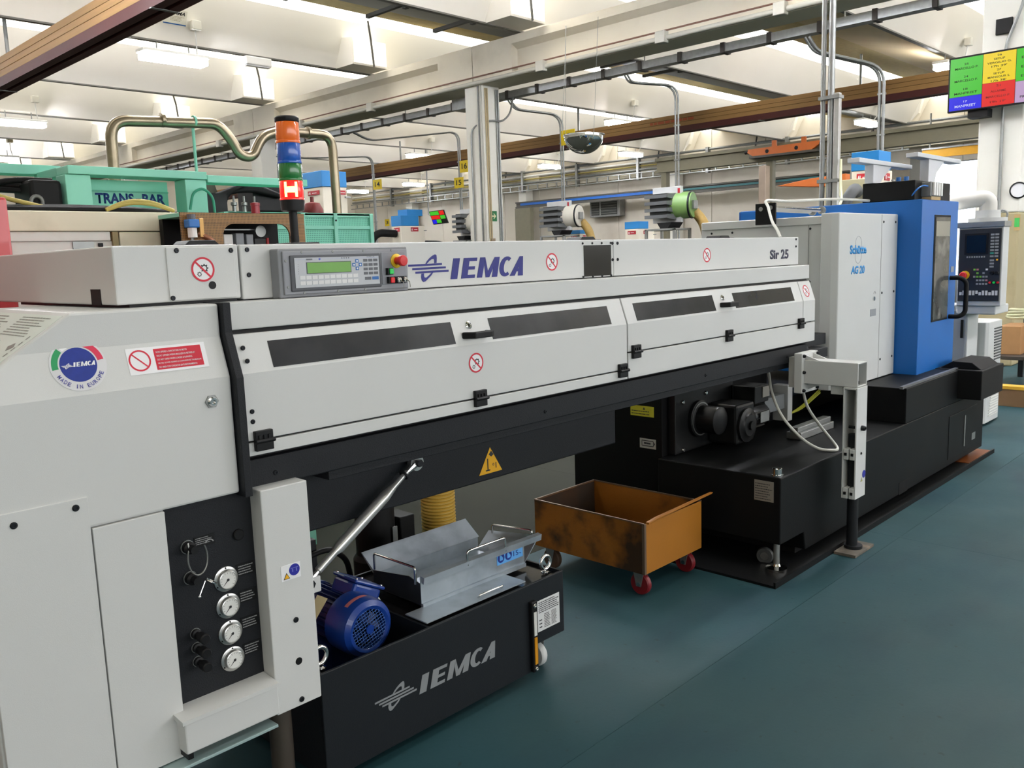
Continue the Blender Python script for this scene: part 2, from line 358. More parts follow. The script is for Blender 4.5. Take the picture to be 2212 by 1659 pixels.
# ---- services on the middle girder: conduit, cable line, tray
sv=thing('conduit_run',(11.95,16,4.9),'pale conduit with square boxes along the girder foot','conduit')
MB().cyl((11.95,-5,4.9),(11.95,38,4.9),.04,n=10).build('pipe',M('conduit_grey',(196,194,182),.5,noise=.03),sv,smooth=40)
for yy in (15.6,18.4,10.6,8.05,6.05,22.4): MB().box(11.86,11.99,yy-.09,yy+.09,4.82,5.0).build('junction_box',MATS['box_grey'],sv,bevel=.012)
tag(MB().tube([(11.985,y_,5.02) for y_ in (-5,38)],.014,6).build('cable',M('brown_cable',(132,98,84),.7)),'thin brown cable clipped along the girder above the conduit','cable')
tr=thing('cable_tray',(12.8,16,4.68),'grey steel cable trunking hung below the girder on the far side','cable tray')
MB().box(12.72,12.9,-5,13.1,4.69,4.82).box(12.72,12.9,13.45,38,4.69,4.82).build('trunking',m_galv,tr)
for k in range(54): 
    yy=-4.6+k*.8
    if abs(yy-13.3)>.35: MB().box(12.70,12.92,yy,yy+.07,4.675,4.835).build('clamp',M('dark_clamp',(66,62,58),.6,.4),tr)
MB().box(12.62,12.98,13.2,13.75,4.64,4.88).build('end_box',m_galv,tr,bevel=.01)
for k in range(5): MB().tube([(12.7,13.2,4.8-.025*k),(12.62,13.0,4.79-.03*k),(12.55,12.75,4.74-.02*k)],.014,6).build('gland',m_galv,tr)
for yy in (5.5,9,15.5,19,24): MB().cyl((12.81,yy,4.82),(12.81,yy,5.6),.012,n=6).build('hanger',m_galv,tr)
# ================================================================== BAR FEEDER
m_paint=M('light_grey_powder_coat',(206,207,205),.5,noise=.012,scale=3,bump=.06,bscale=500)
m_frame=M('anthracite_frame',(27,29,33),.5,spec=.25,noise=.06,scale=4,bump=.15,bscale=300)
m_tint=M('smoked_window',(54,55,58),.16,noise=.22,scale=7,stain=(92,93,95),sscale=2.2,sthr=.52,samt=.35)
m_navy=M('logo_navy',(22,28,120),.5); m_red=M('sign_red',(205,24,52),.5); m_signw=M('sign_white',(236,236,238),.45); m_dk=M('print_dark',(40,40,44),.6)
m_rubber=M('black_rubber',(18,18,19),.6,spec=.2)
FD=thing('bar_feeder',(2.7,2.4,0),'long light grey bar feeder with control panel, smoked windows and black frame','machine')
def bolt(p,r,par,name='screw',mat=None,d=(0,-1,0),h=.004):
    p=Vector(p); d=Vector(d)
    return MB().lathe([(r,0),(r,h*.6),(r*.75,h),(r*.42,h),(r*.42,h*.5),(0.0001,h*.5)],p,d,12).build(name,mat or m_screw,par,smooth=30)
def prohib(c,X,Y,r,par,gear=True):
    """round red prohibition sticker"""
    X=Vector(X).normalized();Y=Vector(Y).normalized();Z=X.cross(Y);c=Vector(c)
    s=MB().ring(c,X,Y,.0001,r*.97,n=28,t=.0006).build('sticker',m_signw,par)
    MB().ring(c+Z*.0006,X,Y,r*.84,r,n=32,t=.0004).build('red_ring',m_red,s)
    a=math.radians(-45); D=X*math.cos(a)+Y*math.sin(a); P_=X*-math.sin(a)+Y*math.cos(a); w_=r*.075
    MB().plate([c+Z*.0007-D*r*.88-P_*w_,c+Z*.0007+D*r*.88-P_*w_,c+Z*.0007+D*r*.88+P_*w_,c+Z*.0007-D*r*.88+P_*w_],Z,.0005).build('red_bar',m_red,s)
    if gear:
        g_=MB()
        for gc,gr in ((c-X*r*.33-Y*r*.38,r*.2),(c+X*r*.12+Y*r*.1,r*.34)):
            g_.ring(gc+Z*.0006,X,Y,gr*.55,gr*.8,n=16,t=.0003)
            for k in range(8):
                t=k*math.pi/4; e=X*math.cos(t)+Y*math.sin(t); f=X*-math.sin(t)+Y*math.cos(t)
                g_.plate([gc+Z*.0006+e*gr*.75-f*gr*.14,gc+Z*.0006+e*gr*1.05-f*gr*.12,gc+Z*.0006+e*gr*1.05+f*gr*.12,gc+Z*.0006+e*gr*.75+f*gr*.14],Z,.0003)
        tag(g_.build('gear_pictogram',m_dk,s),kind='stuff')
    return s
def lines(p,X,Y,w,h,n,mat,par,lift=.0006,seed=1,fill=.5,name='print_lines'):
    """rows of print too small to read, as thin raised strokes"""
    rnd=random.Random(seed); X=Vector(X).normalized();Y=Vector(Y).normalized();Z=X.cross(Y);p=Vector(p); s=MB(); lh=h/n
    for i in range(n):
        x=0; end=w*rnd.uniform(.72,1)
        while x<end:
            ln=min(w*rnd.uniform(.04,.13),end-x); a=p+X*x+Y*(h-(i+1)*lh+lh*(1-fill)/2)+Z*lift
            s.plate([a,a+X*ln,a+X*ln+Y*lh*fill,a+Y*lh*fill],Z,.0002); x+=ln+w*.018
    return tag(s.build(name,mat,par),kind='stuff')
def logo_symbol(p,X,Y,w,h,mat,par):
    """three slanted bars crossed by a propeller loop"""
    X=Vector(X).normalized();Y=Vector(Y).normalized();Z=X.cross(Y);p=Vector(p); o=p+Z*.0006
    q=lambda a,b:o+X*(a*w)+Y*(b*h)
    s=MB()
    for a0,b0 in ((0,.575),(.095,.445),(.165,.315)): s.plate([q(a0,b0),q(a0+.835,b0+.02),q(a0+.835,b0+.095),q(a0,b0+.075)],Z,.0006)
    up=[(.42,.66),(.46,.76),(.53,.87),(.6,.95),(.67,1.),(.705,.97),(.71,.85),(.70,.68),(.64,.67),(.645,.78),(.63,.83),(.58,.82),(.52,.76),(.455,.66)]
    s.plate([q(*a) for a in up],Z,.0006)
    dn=[(.31,.31),(.30,.18),(.315,.06),(.35,.0),(.4,.02),(.46,.1),(.55,.22),(.6,.33),(.565,.33),(.5,.24),(.42,.15),(.38,.17),(.37,.24),(.375,.315)]
    s.plate([q(*a) for a in dn],Z,.0006)
    return tag(s.build('logo_symbol',mat,par),kind='stuff')
def iemca(p,X,Y,w,h,mat,par,lift=.0006,t=.0008):
    """heavy slanted capitals I E M C A built from strokes"""
    X=Vector(X).normalized();Y=Vector(Y).normalized();Z=X.cross(Y);o=Vector(p)+Z*lift; sh=.045
    q=lambda a,b:o+X*((a*(1-sh)+sh*b)*w)+Y*(b*h)
    pass
    for nm,polys in (('I',[[(0,0),(.085,0),(.085,1),(0,1)]]),
        ('E',[[(.135,0),(.215,0),(.215,1),(.135,1)],[(.215,0),(.315,0),(.315,.17),(.215,.17)],[(.215,.42),(.30,.42),(.30,.58),(.215,.58)],[(.215,.83),(.315,.83),(.315,1),(.215,1)]]),
        ('M',[[(.345,0),(.415,0),(.425,1),(.355,1)],[(.425,.98),(.425,.60),(.465,0),(.515,0),(.475,.42)],[(.555,1),(.485,.30),(.495,0),(.515,0),(.565,.60)],[(.555,1),(.625,1),(.625,0),(.55,0),(.555,.62)]]),
        ('A',[[(.805,0),(.88,0),(.945,.80),(.965,1),(.915,1)],[(.915,1),(.965,1),(1.,0),(.925,0)],[(.865,.22),(.95,.22),(.945,.38),(.885,.38)]])):
        s=MB()
        for k,pp in enumerate(polys):
            o_=o; s.plate([q(*a)+Z*(.00002*k) for a in pp],Z,t)
        s.build('letter',mat,par)
    s=MB(); k=22; cx,cy,rx,ry=.735,.5,.095,.51; V0=[];
    for i in range(k+1):
        a=math.radians(52+256*i/k); V0+=[(cx+rx*math.cos(a),cy+ry*math.sin(a)),(cx+rx*.95*math.cos(a)*.42+.006,cy+ry*math.sin(a)*.66)]
    vs=[q(*a) for a in V0]; n=len(vs)
    fs=[(2*i,2*i+2,2*i+3,2*i+1) for i in range(k)]
    s.add(vs+[v+Z*t for v in vs],fs+[tuple(n+j for j in reversed(f)) for f in fs]+[(2*i,2*i+2,n+2*i+2,n+2*i) for i in range(k)]+[(2*i+1,2*i+3,n+2*i+3,n+2*i+1) for i in range(k)]+[(0,1,n+1,n),(2*k,2*k+1,n+2*k+1,n+2*k)])
    s.build('letter',mat,par)
# ---- left cabinet
xl=lambda z:max(.46,.709-(1.461-z)/.67)
prof=[(2.085,1.461),(2.085,1.377),(2.0551,1.29),(2.05,1.275),(2.05,.966),(2.72,.966),(2.72,1.29),(2.72,1.461)]
s=MB(); n=len(prof)
s.add([(xl(z),y,z) for y,z in prof]+[(1.07,y,z) for y,z in prof],
      [(0,1,2,6,7),(2,3,4,5,6),tuple(range(n,2*n))]+[(i,(i+1)%n,n+(i+1)%n,n+i) for i in range(n)])
cab=s.build('cabinet_body',m_paint,FD,bevel=.006)
# instruction sheet on the sloping left shoulder
sl=Vector((-.67,0,1)).normalized(); up=Vector((1,0,.67)).normalized()
def sp(y,u): return Vector((.709,y,1.461))-up*u
sh=MB().plate([sp(2.10,.012),sp(2.10,.27),sp(2.66,.27),sp(2.66,.012)],sl,.001).build('instruction_sheet',M('laminated_sheet',(206,216,208),.42,noise=.03),cab)
mg=M('sheet_print',(128,134,126),.4)
for k,(a,u0,w_,nn) in enumerate(((2.14,.02,.2,8),(2.40,.02,.2,7))):
    lines(sp(a+w_,u0+.075),(0,-1,0),up,w_,.075,nn,mg,sh,.0014,seed=k,fill=.35)
dm=MB()
for y_,u_d in ((2.16,.128),(2.19,.172),(2.28,.125),(2.19,.235),(2.36,.13),(2.42,.19)):
    c=sp(y_,u_d)+sl*.0014; dm.plate([c+up*.014,c+Vector((0,.02,0)),c-up*.014,c-Vector((0,.02,0))],sl,.0002)
tag(dm.build('diagram_marks',M('sheet_dark',(104,108,102),.4),sh),kind='stuff')
dl=MB()
for k in range(9):
    c=sp(2.125,.10+k*.02)+sl*.0014; dl.plate([c,c+up*.012,c+up*.012+Vector((0,.006,0)),c+Vector((0,.006,0))],sl,.0002)
tag(dl.build('diagram_arrows',mg,sh),kind='stuff')
# round made-in badge on the slanted band
nb=Vector((0,-.102,.035)).normalized(); ub=Vector((0,.035,.102)).normalized()
def band(x,z): return Vector((x,2.085-(1.377-z)*.343,z))
bc=band(.712,1.343)+nb*.0005
bd=MB().ring(bc,XA,ub,.0001,.062,n=48,t=.0008).build('round_badge',M('badge_clear',(214,214,216),.35),cab); tag(bd,'round blue badge with flag ring')
MB().ring(bc+nb*.0008,XA,ub,.0001,.0405,n=40,t=.0005).build('blue_disc',M('badge_blue',(30,52,140),.35,noise=.12,scale=60),bd)
for a0,a1,mm in ((134,188,M('flag_green',(38,150,92),.4)),(78,130,M('flag_white',(238,238,238),.4)),(8,74,M('flag_red',(214,52,84),.4))):
    MB().ring(bc+nb*.0008,XA,ub,.044,.0575,a0,a1,n=16,t=.0005).build('flag_segment',mm,bd)
logo_symbol(bc+nb*.0014+Vector((-.038,0,0))-ub*.008,XA,ub,.026,.013,m_signw,bd)
iemca(bc+nb*.0014+Vector((-.012,0,0))-ub*.0045,XA,ub,.05,.0105,m_signw,bd,t=.0003)
wd='MADE IN EUROPE'
for i,ch in enumerate(wd):
    if ch==' ': continue
    a=math.radians(208+124*i/(len(wd)-1)); e=Vector(XA)*math.cos(a)+ub*math.sin(a); tdir=Vector(XA)*-math.sin(a)+ub*math.cos(a)
    w_=.0065 if ch!='I' else .002
    text(ch,bc+nb*.0009+e*.0565-tdir*w_/2,tdir,-e,w_,.0095,M('badge_lilac',(84,84,160),.5),bd,bold=.015,t=.0002,name='badge_letter')
# warning plate beside the badge
wpl=MB().plate([band(.822,1.305)+nb*.0003,band(1.02,1.305)+nb*.0003,band(1.02,1.367)+nb*.0003,band(.822,1.367)+nb*.0003],nb,.0008).build('warning_plate',m_signw,cab)
c=band(.851,1.337)+nb*.0012
MB().ring(c,XA,ub,.0225,.0265,n=32,t=.0004).build('red_ring',m_red,wpl)
D=(Vector(XA)-ub).normalized();Q=(Vector(XA)+ub).normalized()
MB().plate([c-D*.024-Q*.0016,c+D*.024-Q*.0016,c+D*.024+Q*.0016,c-D*.024+Q*.0016],nb,.0005).build('red_bar',m_red,wpl)
MB().plate([band(.888,1.311)+nb*.0011,band(1.008,1.311)+nb*.0011,band(1.008,1.361)+nb*.0011,band(.888,1.361)+nb*.0011],nb,.0004).build('red_field',m_red,wpl)
for i,(t_,w_) in enumerate((('NON APRIRE A CARICATORE IN MOTO',.078),('NICHT OFFNEN WENN MAGAZIN IN BETRIEB IST',.098),('DO NOT OPEN WHEN LOADER IS RUNNING',.088),('NE PAS OUVRIR QUAND LE CHARGEUR EST EN MARCHE',.110),('NO ABRIR CON CARGADOR EN FUNCIONAMIENTO',.097))):
    text(t_,band(.893,1.3505-.009*i)+nb*.0016,XA,ub,w_,.0045,m_signw,wpl,t=.0002,bold=.012)
# seam line, bolt and scuffs, lower doors
bolt((1.013,2.05,1.217),.013,cab,'latch',m_chrome,h=.012)
MB().ring((1.013,2.05,1.217),XA,ZA,.012,.018,n=6,t=.004).build('latch_plate',m_galv,cab)
d1=MB().box(.466,.692,2.0465,2.06,.30,1.041).build('side_door',m_paint,FD,bevel=.0015)
for p in ((.535,2.0465,1.012),(.664,2.0465,1.021),(.535,2.0465,.36)): bolt(p,.008,d1)
MB().box(.695,.865,2.045,2.06,.32,.964).build('side_panel',m_paint,FD,bevel=.0015)
MB().box(.462,.87,2.062,2.7,.32,.97).build('cabinet_base',m_paint,FD,bevel=.004)
MB().box(.44,.50,2.06,2.12,.0,.34).build('cabinet_foot',m_galv,FD); MB().box(.44,.50,2.6,2.66,.0,.34).build('cabinet_foot',m_galv,FD)
# top housing with removable panel
tb=MB().box(.846,1.178,2.16,3.1,1.469,1.613).build('top_housing',m_paint,FD,bevel=.004)
MB().box(.88,1.17,2.17,3.0,1.459,1.470).build('shadow_gap',m_black,FD)
MB().box(.8445,.847,2.255,2.318,1.468,1.508).build('cable_slot',m_rubber,tb)
ap=MB().box(.978,1.164,2.1555,2.162,1.472,1.607).build('access_panel',m_paint,tb,bevel=.002)
for p in ((1.005,2.1555,1.599),(1.155,2.1555,1.597),(.985,2.1555,1.479)): bolt(p,.0065,ap)
prohib((1.072,2.155,1.549),XA,ZA,.032,ap)
MB().lathe([(.0105,0),(.0105,.001),(.0001,.001)],(1.095,2.1555,1.507),NY,16).build('hole',m_black,ap)
# top panels with logo
pa=MB().box(1.183,2.8405,2.16,2.62,1.464,1.612).build('top_cover',m_paint,FD,bevel=.004)
pb=MB().box(2.8425,4.495,2.16,2.62,1.464,1.612).build('top_cover',m_paint,FD,bevel=.004)
MB().box(1.0,4.4,2.3,2.7,1.30,1.47).build('inner_core',m_black,FD)
MB().box(1.19,4.48,2.2,2.6,1.4595,1.465).build('shadow_gap',m_black,FD)
for p in ((1.205,2.16,1.598),(1.205,2.16,1.53)): bolt(p,.0065,pa)
logo_symbol((1.764,2.16,1.484),XA,ZA,.172,.088,m_navy,pa)
iemca((1.943,2.16,1.488),XA,ZA,.37,.069,m_navy,pa)
prohib((2.459,2.16,1.532),XA,ZA,.033,pa); prohib((3.557,2.16,1.534),XA,ZA,.033,pb)
iw=MB().box(2.649,2.823,2.158,2.161,1.4695,1.591).build('inspection_window',M('dark_window',(30,31,33),.1,noise=.1,scale=8),pa)
for x_ in (2.643,2.703,2.763,2.822):
    for z_ in (1.5985,1.4625+.0): bolt((x_,2.16,z_ if z_>1.5 else 1.4685),.0045,pa)
for x_,pr in ((2.834,pa),(2.868,pb)):
    for z_ in (1.597,1.531): bolt((x_,2.16,z_),.0065,pr)
text('Sir 25',(4.17,2.16,1.499),XA,ZA,.207,.05,M('print_charcoal',(44,44,66),.6),pb,bold=.035)
for z_ in (1.600,1.562): bolt((4.462,2.16,z_),.006,pb)
# horizontal strip, doors, windows, hinges
MB().prism([(2.085,1.389),(2.085,1.461),(2.3,1.461),(2.3,1.389)],'x',1.097,4.47).build('front_strip',m_paint,FD,bevel=.003)
MB().prism([(2.10,1.395),(2.068,1.27),(2.068,1.05),(2.3,1.05),(2.3,1.395)],'x',1.10,4.465).build('cover_core',m_black,FD)
def dprof(zb): return [(2.085,1.3775),(2.05,1.275),(2.05,zb),(2.066,zb),(2.066,1.273),(2.1,1.3775)]
doors=[]
for xa,xb,zb in ((1.102,2.7765,1.0955),(2.7835,4.3285,1.1625)):
    doors.append(MB().prism(dprof(zb),'x',xa,xb).build('front_door',m_paint,FD,bevel=.003))
ec=MB().prism(dprof(1.1625),'x',4.333,4.472).build('end_cap',m_paint,FD,bevel=.003)
prohib(band(4.395,1.325)+nb*.0004,XA,ub,.033,ec)
MB().box(1.102,2.7765,2.05,2.066,1.055,1.0905).build('lower_strip',m_paint,FD,bevel=.002); MB().box(2.7835,4.472,2.05,2.066,1.055,1.1575).build('lower_strip',m_paint,FD,bevel=.002)
for xa,xb,d in ((1.197,1.858,0),(2.027,2.68,0),(2.85,3.46,1),(3.638,4.235,1)):
    MB().plate([band(xa,1.283)+nb*.0004,band(xb,1.283)+nb*.0004,band(xb,1.353)+nb*.0004,band(xa,1.353)+nb*.0004],nb,.0008).build('smoked_window',m_tint,doors[d])
for xc,d in ((1.945,0),(3.555,1)):
    h=MB().prism([(xc-.055,-.004),(xc-.03,-.045),(xc+.045,-.045),(xc+.06,-.038),(xc+.06,-.004),(xc+.048,-.004),(xc+.04,-.022),(xc-.022,-.022),(xc-.035,-.004)],'z',1.296,1.317)
    h.v=[Vector((v.x,band(0,1.31).y+v.y,v.z)) for v in h.v]
    h.build('door_handle',m_black,doors[d],bevel=.003)
    lk=MB().lathe([(.013,0),(.013,.003),(.009,.005),(.009,.004),(.0001,.004)],band(xc-.012,1.337),nb,20).build('door_lock',m_chrome,doors[d],smooth=30)
    MB().box(xc-.0135,xc-.0105,band(0,1.337).y-.006,band(0,1.337).y-.004,1.332,1.342).build('keyhole',m_black,lk)
prohib((1.941,2.0497,1.213),XA,ZA,.033,doors[0])
for p in ((1.119,2.0665,1.342),(1.122,2.054,1.308),(1.122,2.05,1.174),(1.122,2.05,1.147)): bolt(p,.0065,doors[0],mat=m_screw)
for xh,zh in ((1.146,1.094),(1.949,1.094),(2.737,1.094),(2.829,1.161),(3.561,1.161),(4.294,1.161)):
    hb=MB().box(xh-.026,xh+.026,2.036,2.051,zh+.002,zh+.027).build('hinge',m_black,FD,bevel=.002)
    MB().box(xh-.026,xh+.026,2.036,2.051,zh-.027,zh-.002).build('hinge_leaf',m_black,hb,bevel=.002)
    MB().cyl((xh-.028,2.034,zh),(xh+.028,2.034,zh),.006,n=10).build('hinge_pin',m_black,hb,smooth=40)
    for k in range(3): MB().box(xh-.018+k*.014,xh-.012+k*.014,2.032,2.037,zh+.004,zh+.016).build('hinge_rib',m_black,hb)
# black flange between cabinet and covers, frame channel and beam
MB().prism([(2.066,1.463),(2.066,1.385),(2.026,1.27),(2.026,.955),(2.5,.955),(2.5,1.463)],'x',1.072,1.094).build('end_flange',m_frame,FD,bevel=.002)
MB().box(1.0945,4.43,2.072,2.5,.958,1.040).build('frame_channel',m_frame,FD,bevel=.004)
MB().box(1.0945,4.46,2.10,2.5,1.038,1.052).build('channel_recess',m_black,FD)
MB().box(1.377,4.44,2.098,2.5,.925,.958).build('frame_lip',m_frame,FD,bevel=.002)
for x_ in (1.19,2.3,3.4,4.2): bolt((x_,2.072,.992),.007,FD,'channel_screw')
MB().box(1.1,3.02,2.3,2.62,.715,.93).build('main_beam',m_frame,FD,bevel=.006)
MB().box(4.42,4.95,2.2,2.5,.985,1.05).box(4.40,4.8,2.12,2.42,.93,.985).build('nose_rail',m_frame,FD,bevel=.003)
MB().cyl((4.43,2.11,1.0),(4.47,2.11,1.0),.03,n=16).build('rail_end_cap',m_frame,FD,smooth=40)
ts=MB().plate([(2.17,2.2995,.742),(2.293,2.2995,.742),(2.2315,2.2995,.842)],NY,.001).build('warning_triangle',M('sign_yellow',(238,176,18),.5),FD)
tp=MB().plate([(2.223,2.298,.815),(2.236,2.298,.805),(2.249,2.298,.812),(2.236,2.298,.828)],NY,.0004).plate([(2.214,2.298,.755),(2.219,2.298,.755),(2.219,2.298,.80),(2.214,2.298,.80)],NY,.0004).plate([(2.205,2.298,.752),(2.228,2.298,.752),(2.228,2.298,.757),(2.205,2.298,.757)],NY,.0004).ring((2.246,2.298,.773),XA,ZA,.003,.005,n=12,t=-.0004).plate([(2.258,2.298,.757),(2.262,2.298,.757),(2.262,2.298,.779),(2.258,2.298,.779)],NY,.0004)
tag(tp.build('hazard_pictogram',m_dk,ts),kind='stuff')
# ---- post, drawer bar, leg, gauge panel
pc=MB().box(1.11,1.252,2.018,2.26,.331,.966).build('front_post',m_paint,FD,bevel=.003)
sk=MB().box(1.152,1.212,2.0165,2.0182,.702,.745).build('notice_sticker',m_signw,pc)
MB().ring((1.193,2.0163,.727),XA,ZA,.0001,.0165,n=28,t=.0006).build('blue_disc',M('sign_blue',(30,36,150),.5),sk)
MB().plate([(1.185,2.0155,.722),(1.1885,2.0155,.722),(1.1885,2.0155,.731),(1.185,2.0155,.731)],NY,.0003).plate([(1.197,2.0155,.722),(1.2005,2.0155,.722),(1.2005,2.0155,.731),(1.197,2.0155,.731)],NY,.0003).plate([(1.181,2.0155,.732),(1.205,2.0155,.732),(1.205,2.0155,.7335),(1.181,2.0155,.7335)],NY,.0003).build('boots_pictogram',M('sign_lilac',(110,116,196),.5),sk)
MB().plate([(1.158,2.0163,.706),(1.178,2.0163,.706),(1.168,2.0163,.724)],NY,.0005).build('triangle_edge',m_dk,sk); MB().plate([(1.1607,2.0157,.7077),(1.1753,2.0157,.7077),(1.168,2.0157,.7208)],NY,.0005).build('triangle_field',MATS['sign_yellow'],sk)
for z_,r_b in ((.583,.008),(.349,.008)): bolt((1.187,2.018,z_),r_b,pc)
MB().lathe([(.0105,0),(.0105,.0015),(.0001,.0015)],(1.187,2.0185,.462),NY,18).build('hole',m_black,pc)
MB().cyl((1.172,2.12,0),(1.172,2.12,.34),.033,n=20).build('round_leg',M('oiled_steel',(86,78,70),.4,.5,noise=.1,scale=10),FD,smooth=40)
dr=MB().box(.845,1.108,2.0,2.06,.345,.428).build('lower_rail',m_paint,FD,bevel=.004)
MB().prism([(1.994,.428),(1.994,.438),(2.08,.444),(2.08,.428)],'x',.838,1.108).build('rail_lip',m_paint,dr)
MB().box(.848,.862,2.002,2.06,.33,.43).build('rail_end',m_black,dr)
MB().prism([(2.0,.31),(2.3,.30),(2.3,.306),(2.0,.318)],'x',.80,1.10).build('drip_lip',M('pale_teal_sheet',(150,172,172),.3),FD,bevel=.001)
gp=MB().box(.866,1.112,2.074,2.2,.40,.967).build('gauge_panel',m_frame,FD,bevel=.002)
m_face=M('dial_face',(226,226,222),.5,noise=.02)
for k,z_ in enumerate((.738,.6635,.589,.5145)):
    c=Vector((1.021,2.074,z_))
    gg=MB().lathe([(.0335,0),(.0335,.004),(.030,.0055),(.0265,.006),(.0255,.016),(.0235,.017),(.022,.014)],c,NY,36).build('pressure_gauge',M('brushed_steel',(196,196,194),.28,.9,noise=.05,scale=40),gp,smooth=35)
    MB().lathe([(.0225,.0142),(.0001,.0142)],c,NY,28).build('dial',m_face,gg)
    a=math.radians(225); e=Vector((math.cos(a),0,math.sin(a))); f=Vector((-math.sin(a),0,math.cos(a))); y0=Vector((0,-.0146,0))
    MB().plate([c+y0+e*.017-f*.0003,c+y0+e*.017+f*.0003,c+y0+f*.0014-e*.004,c+y0-f*.0014-e*.004],NY,.0006).ring(c+y0-Vector((0,.0004,0)),XA,ZA,.0001,.0036,n=12,t=.0006).build('needle',m_dk,gg)
    tk=MB()
    for q in range(13):
        a=math.radians(-45+q*22.5); e=Vector((math.cos(a),0,math.sin(a))); f=Vector((-math.sin(a),0,math.cos(a)))
        tk.plate([c+y0+e*.017-f*.0003,c+y0+e*.0205-f*.0003,c+y0+e*.0205+f*.0003,c+y0+e*.017+f*.0003],NY,.0003)
    tag(tk.build('dial_ticks',m_dk,gg),kind='stuff')
    for a in (90,210,330): bolt(c+Vector((math.cos(math.radians(a))*.0305,-.004,math.sin(math.radians(a))*.0305)),.002,gg)
    pq=MB().box(1.053,1.106,2.0725,2.0742,z_-.006,z_+.028).build('name_plate',m_black,gp)
    lines((1.058,2.0725,z_-.003),XA,ZA,.044,.028,4,M('print_grey',(150,150,150),.5),pq,seed=20+k,fill=.4)
pq=MB().box(.945,1.0,2.0725,2.0742,.842,.87).build('name_plate',m_black,gp)
lines((.948,2.0725,.848),XA,ZA,.048,.02,4,MATS['print_grey'],pq,seed=31,fill=.4)
MB().ring((.985,2.0722,.845),XA,ZA,.010,.013,20,160,n=14,t=.0006).build('turn_arrow',MATS['print_grey'],gp)
MB().lathe([(.015,0),(.015,.006),(.013,.008),(.0001,.008)],(1.066,2.074,.848),NY,24).build('blind_plug',m_black,gp,smooth=30)
for z_ in (.619,.581,.543):
    kb=MB().lathe([(.013,0),(.013,.012),(.008,.014),(.008,.03),(.013,.032),(.0135,.056),(.011,.06),(.0001,.06)],(.926,2.074,z_),NY,20).build('valve_knob',m_black,gp,smooth=30)
    MB().ring((.926,2.0725,z_),XA,ZA,.013,.0145,n=24,t=.002).build('collar',m_galv,kb)
for z_ in (.852,.770): 
    vb=MB().lathe([(.016,0),(.016,.02),(.01,.024),(.01,.045),(.0001,.045)],(.925,2.074,z_),NY,20).build('valve_body',m_black,gp,smooth=30)
    MB().ring((.925,2.072,z_),XA,ZA,.0155,.018,n=24,t=.003).build('collar',m_galv,vb)
pts=[(.918,2.05,.868)]+[Vector((.938+.026*math.cos(t),2.045,.825+.045*math.sin(t))) for t in [math.radians(a) for a in range(140,405,20)]]
MB().tube(bend(pts,.01),.0022,6).build('wire_loop',m_galv,gp,smooth=60)
MB().ring((.962,2.035,.758),(.75,-.35,-.55),(.3,.9,-.1),.014,.017,n=24,t=.003).build('chain_ring',m_chrome,gp)
MB().tube([(.945,2.03,.766),(.925,2.024,.735)],.0015,6).sphere((.924,2.0235,.732),.004).build('pin',m_chrome,gp,smooth=40)
# ---- turnbuckle strut
A=Vector((1.836,2.262,.866));B=Vector((1.36,2.23,.585)); d=(B-A).normalized()
st=MB().tube([A+d*.045,A+d*.06,A+d*.075,A+d*.115,A+d*.17,B-d*.15,B-d*.13,B-d*.05],.012,14,rad=[.009,.009,.0095,.011,.019,.019,.0125,.0125]).build('strut',M('strut_steel',(214,214,212),.3,.75),FD,smooth=35)
MB().ring(A+d*.062,*perp(d)[:2],.006,.018,n=20,t=.006).build('lock_ring',m_frame,st)
for E,sg in ((A,1),(B,-1)):
    ev=MB(); 
    ev.lathe([(.028,-.010),(.028,.010)],E,YA,24); ev.tube([E+d*sg*.012,E+d*sg*.05],.012,10,rad=[.017,.009])
    ev.build('rod_end',M('zinc_bright',(205,205,203),.25,.9),st,smooth=35)
    MB().cyl(E+Vector((0,-.028,0)),E+Vector((0,.04,0)),.0135,n=6).build('pivot_bolt',m_frame,st)
MB().box(1.25,1.4,2.215,2.255,.55,.60).build('strut_bracket',m_paint,FD,bevel=.003)
# blue hose glimpse beside the post
tag(MB().tube([(1.28,2.31,.99),(1.268,2.30,.95),(1.262,2.30,.90)],.008,8).build('air_hose',M('hose_blue',(36,110,190),.4),FD,smooth=60))
# ---- support arm and telescopic leg at the far end
sa=MB().box(4.215,4.222,1.705,1.985,.856,.978).box(4.323,4.33,1.705,1.985,.856,.978).box(4.222,4.323,1.705,1.985,.971,.978).box(4.222,4.323,1.705,1.985,.856,.863).build('support_arm',m_paint,FD,bevel=.003)
fl_=MB().box(4.19,4.375,1.985,2.03,.805,1.014).build('arm_flange',m_paint,sa,bevel=.004); MB().box(4.22,4.35,2.03,2.073,.83,.99).build('flange_spacer',m_paint,sa)
for x_ in (4.204,4.362):
    for z_ in (.82,.915,1.0): bolt((x_,1.985,z_),.009,fl_,'cap_screw',h=.012)
for x_ in (4.222,4.316): MB().prism([(1.985,.978),(1.985,1.006),(1.91,.978)],'x',x_,x_+.007).build('gusset',m_paint,sa)
MB().prism([(1.985,.856),(1.985,.82),(1.9,.856)],'x',4.265,4.273).build('gusset',m_paint,sa)
MB().box(4.255,4.295,1.73,1.75,.863,.878).build('clamp_nut',m_black,sa)
MB().box(4.23,4.31,1.785,1.85,.81,.855).build('arm_block',m_paint,sa,bevel=.004)
lg=MB().box(4.20,4.325,1.70,1.708,.285,.855).box(4.317,4.325,1.708,1.764,.285,.855).box(4.20,4.325,1.764,1.772,.285,.855).box(4.20,4.325,1.708,1.764,.845,.855).build('support_leg',m_paint,FD,bevel=.002)
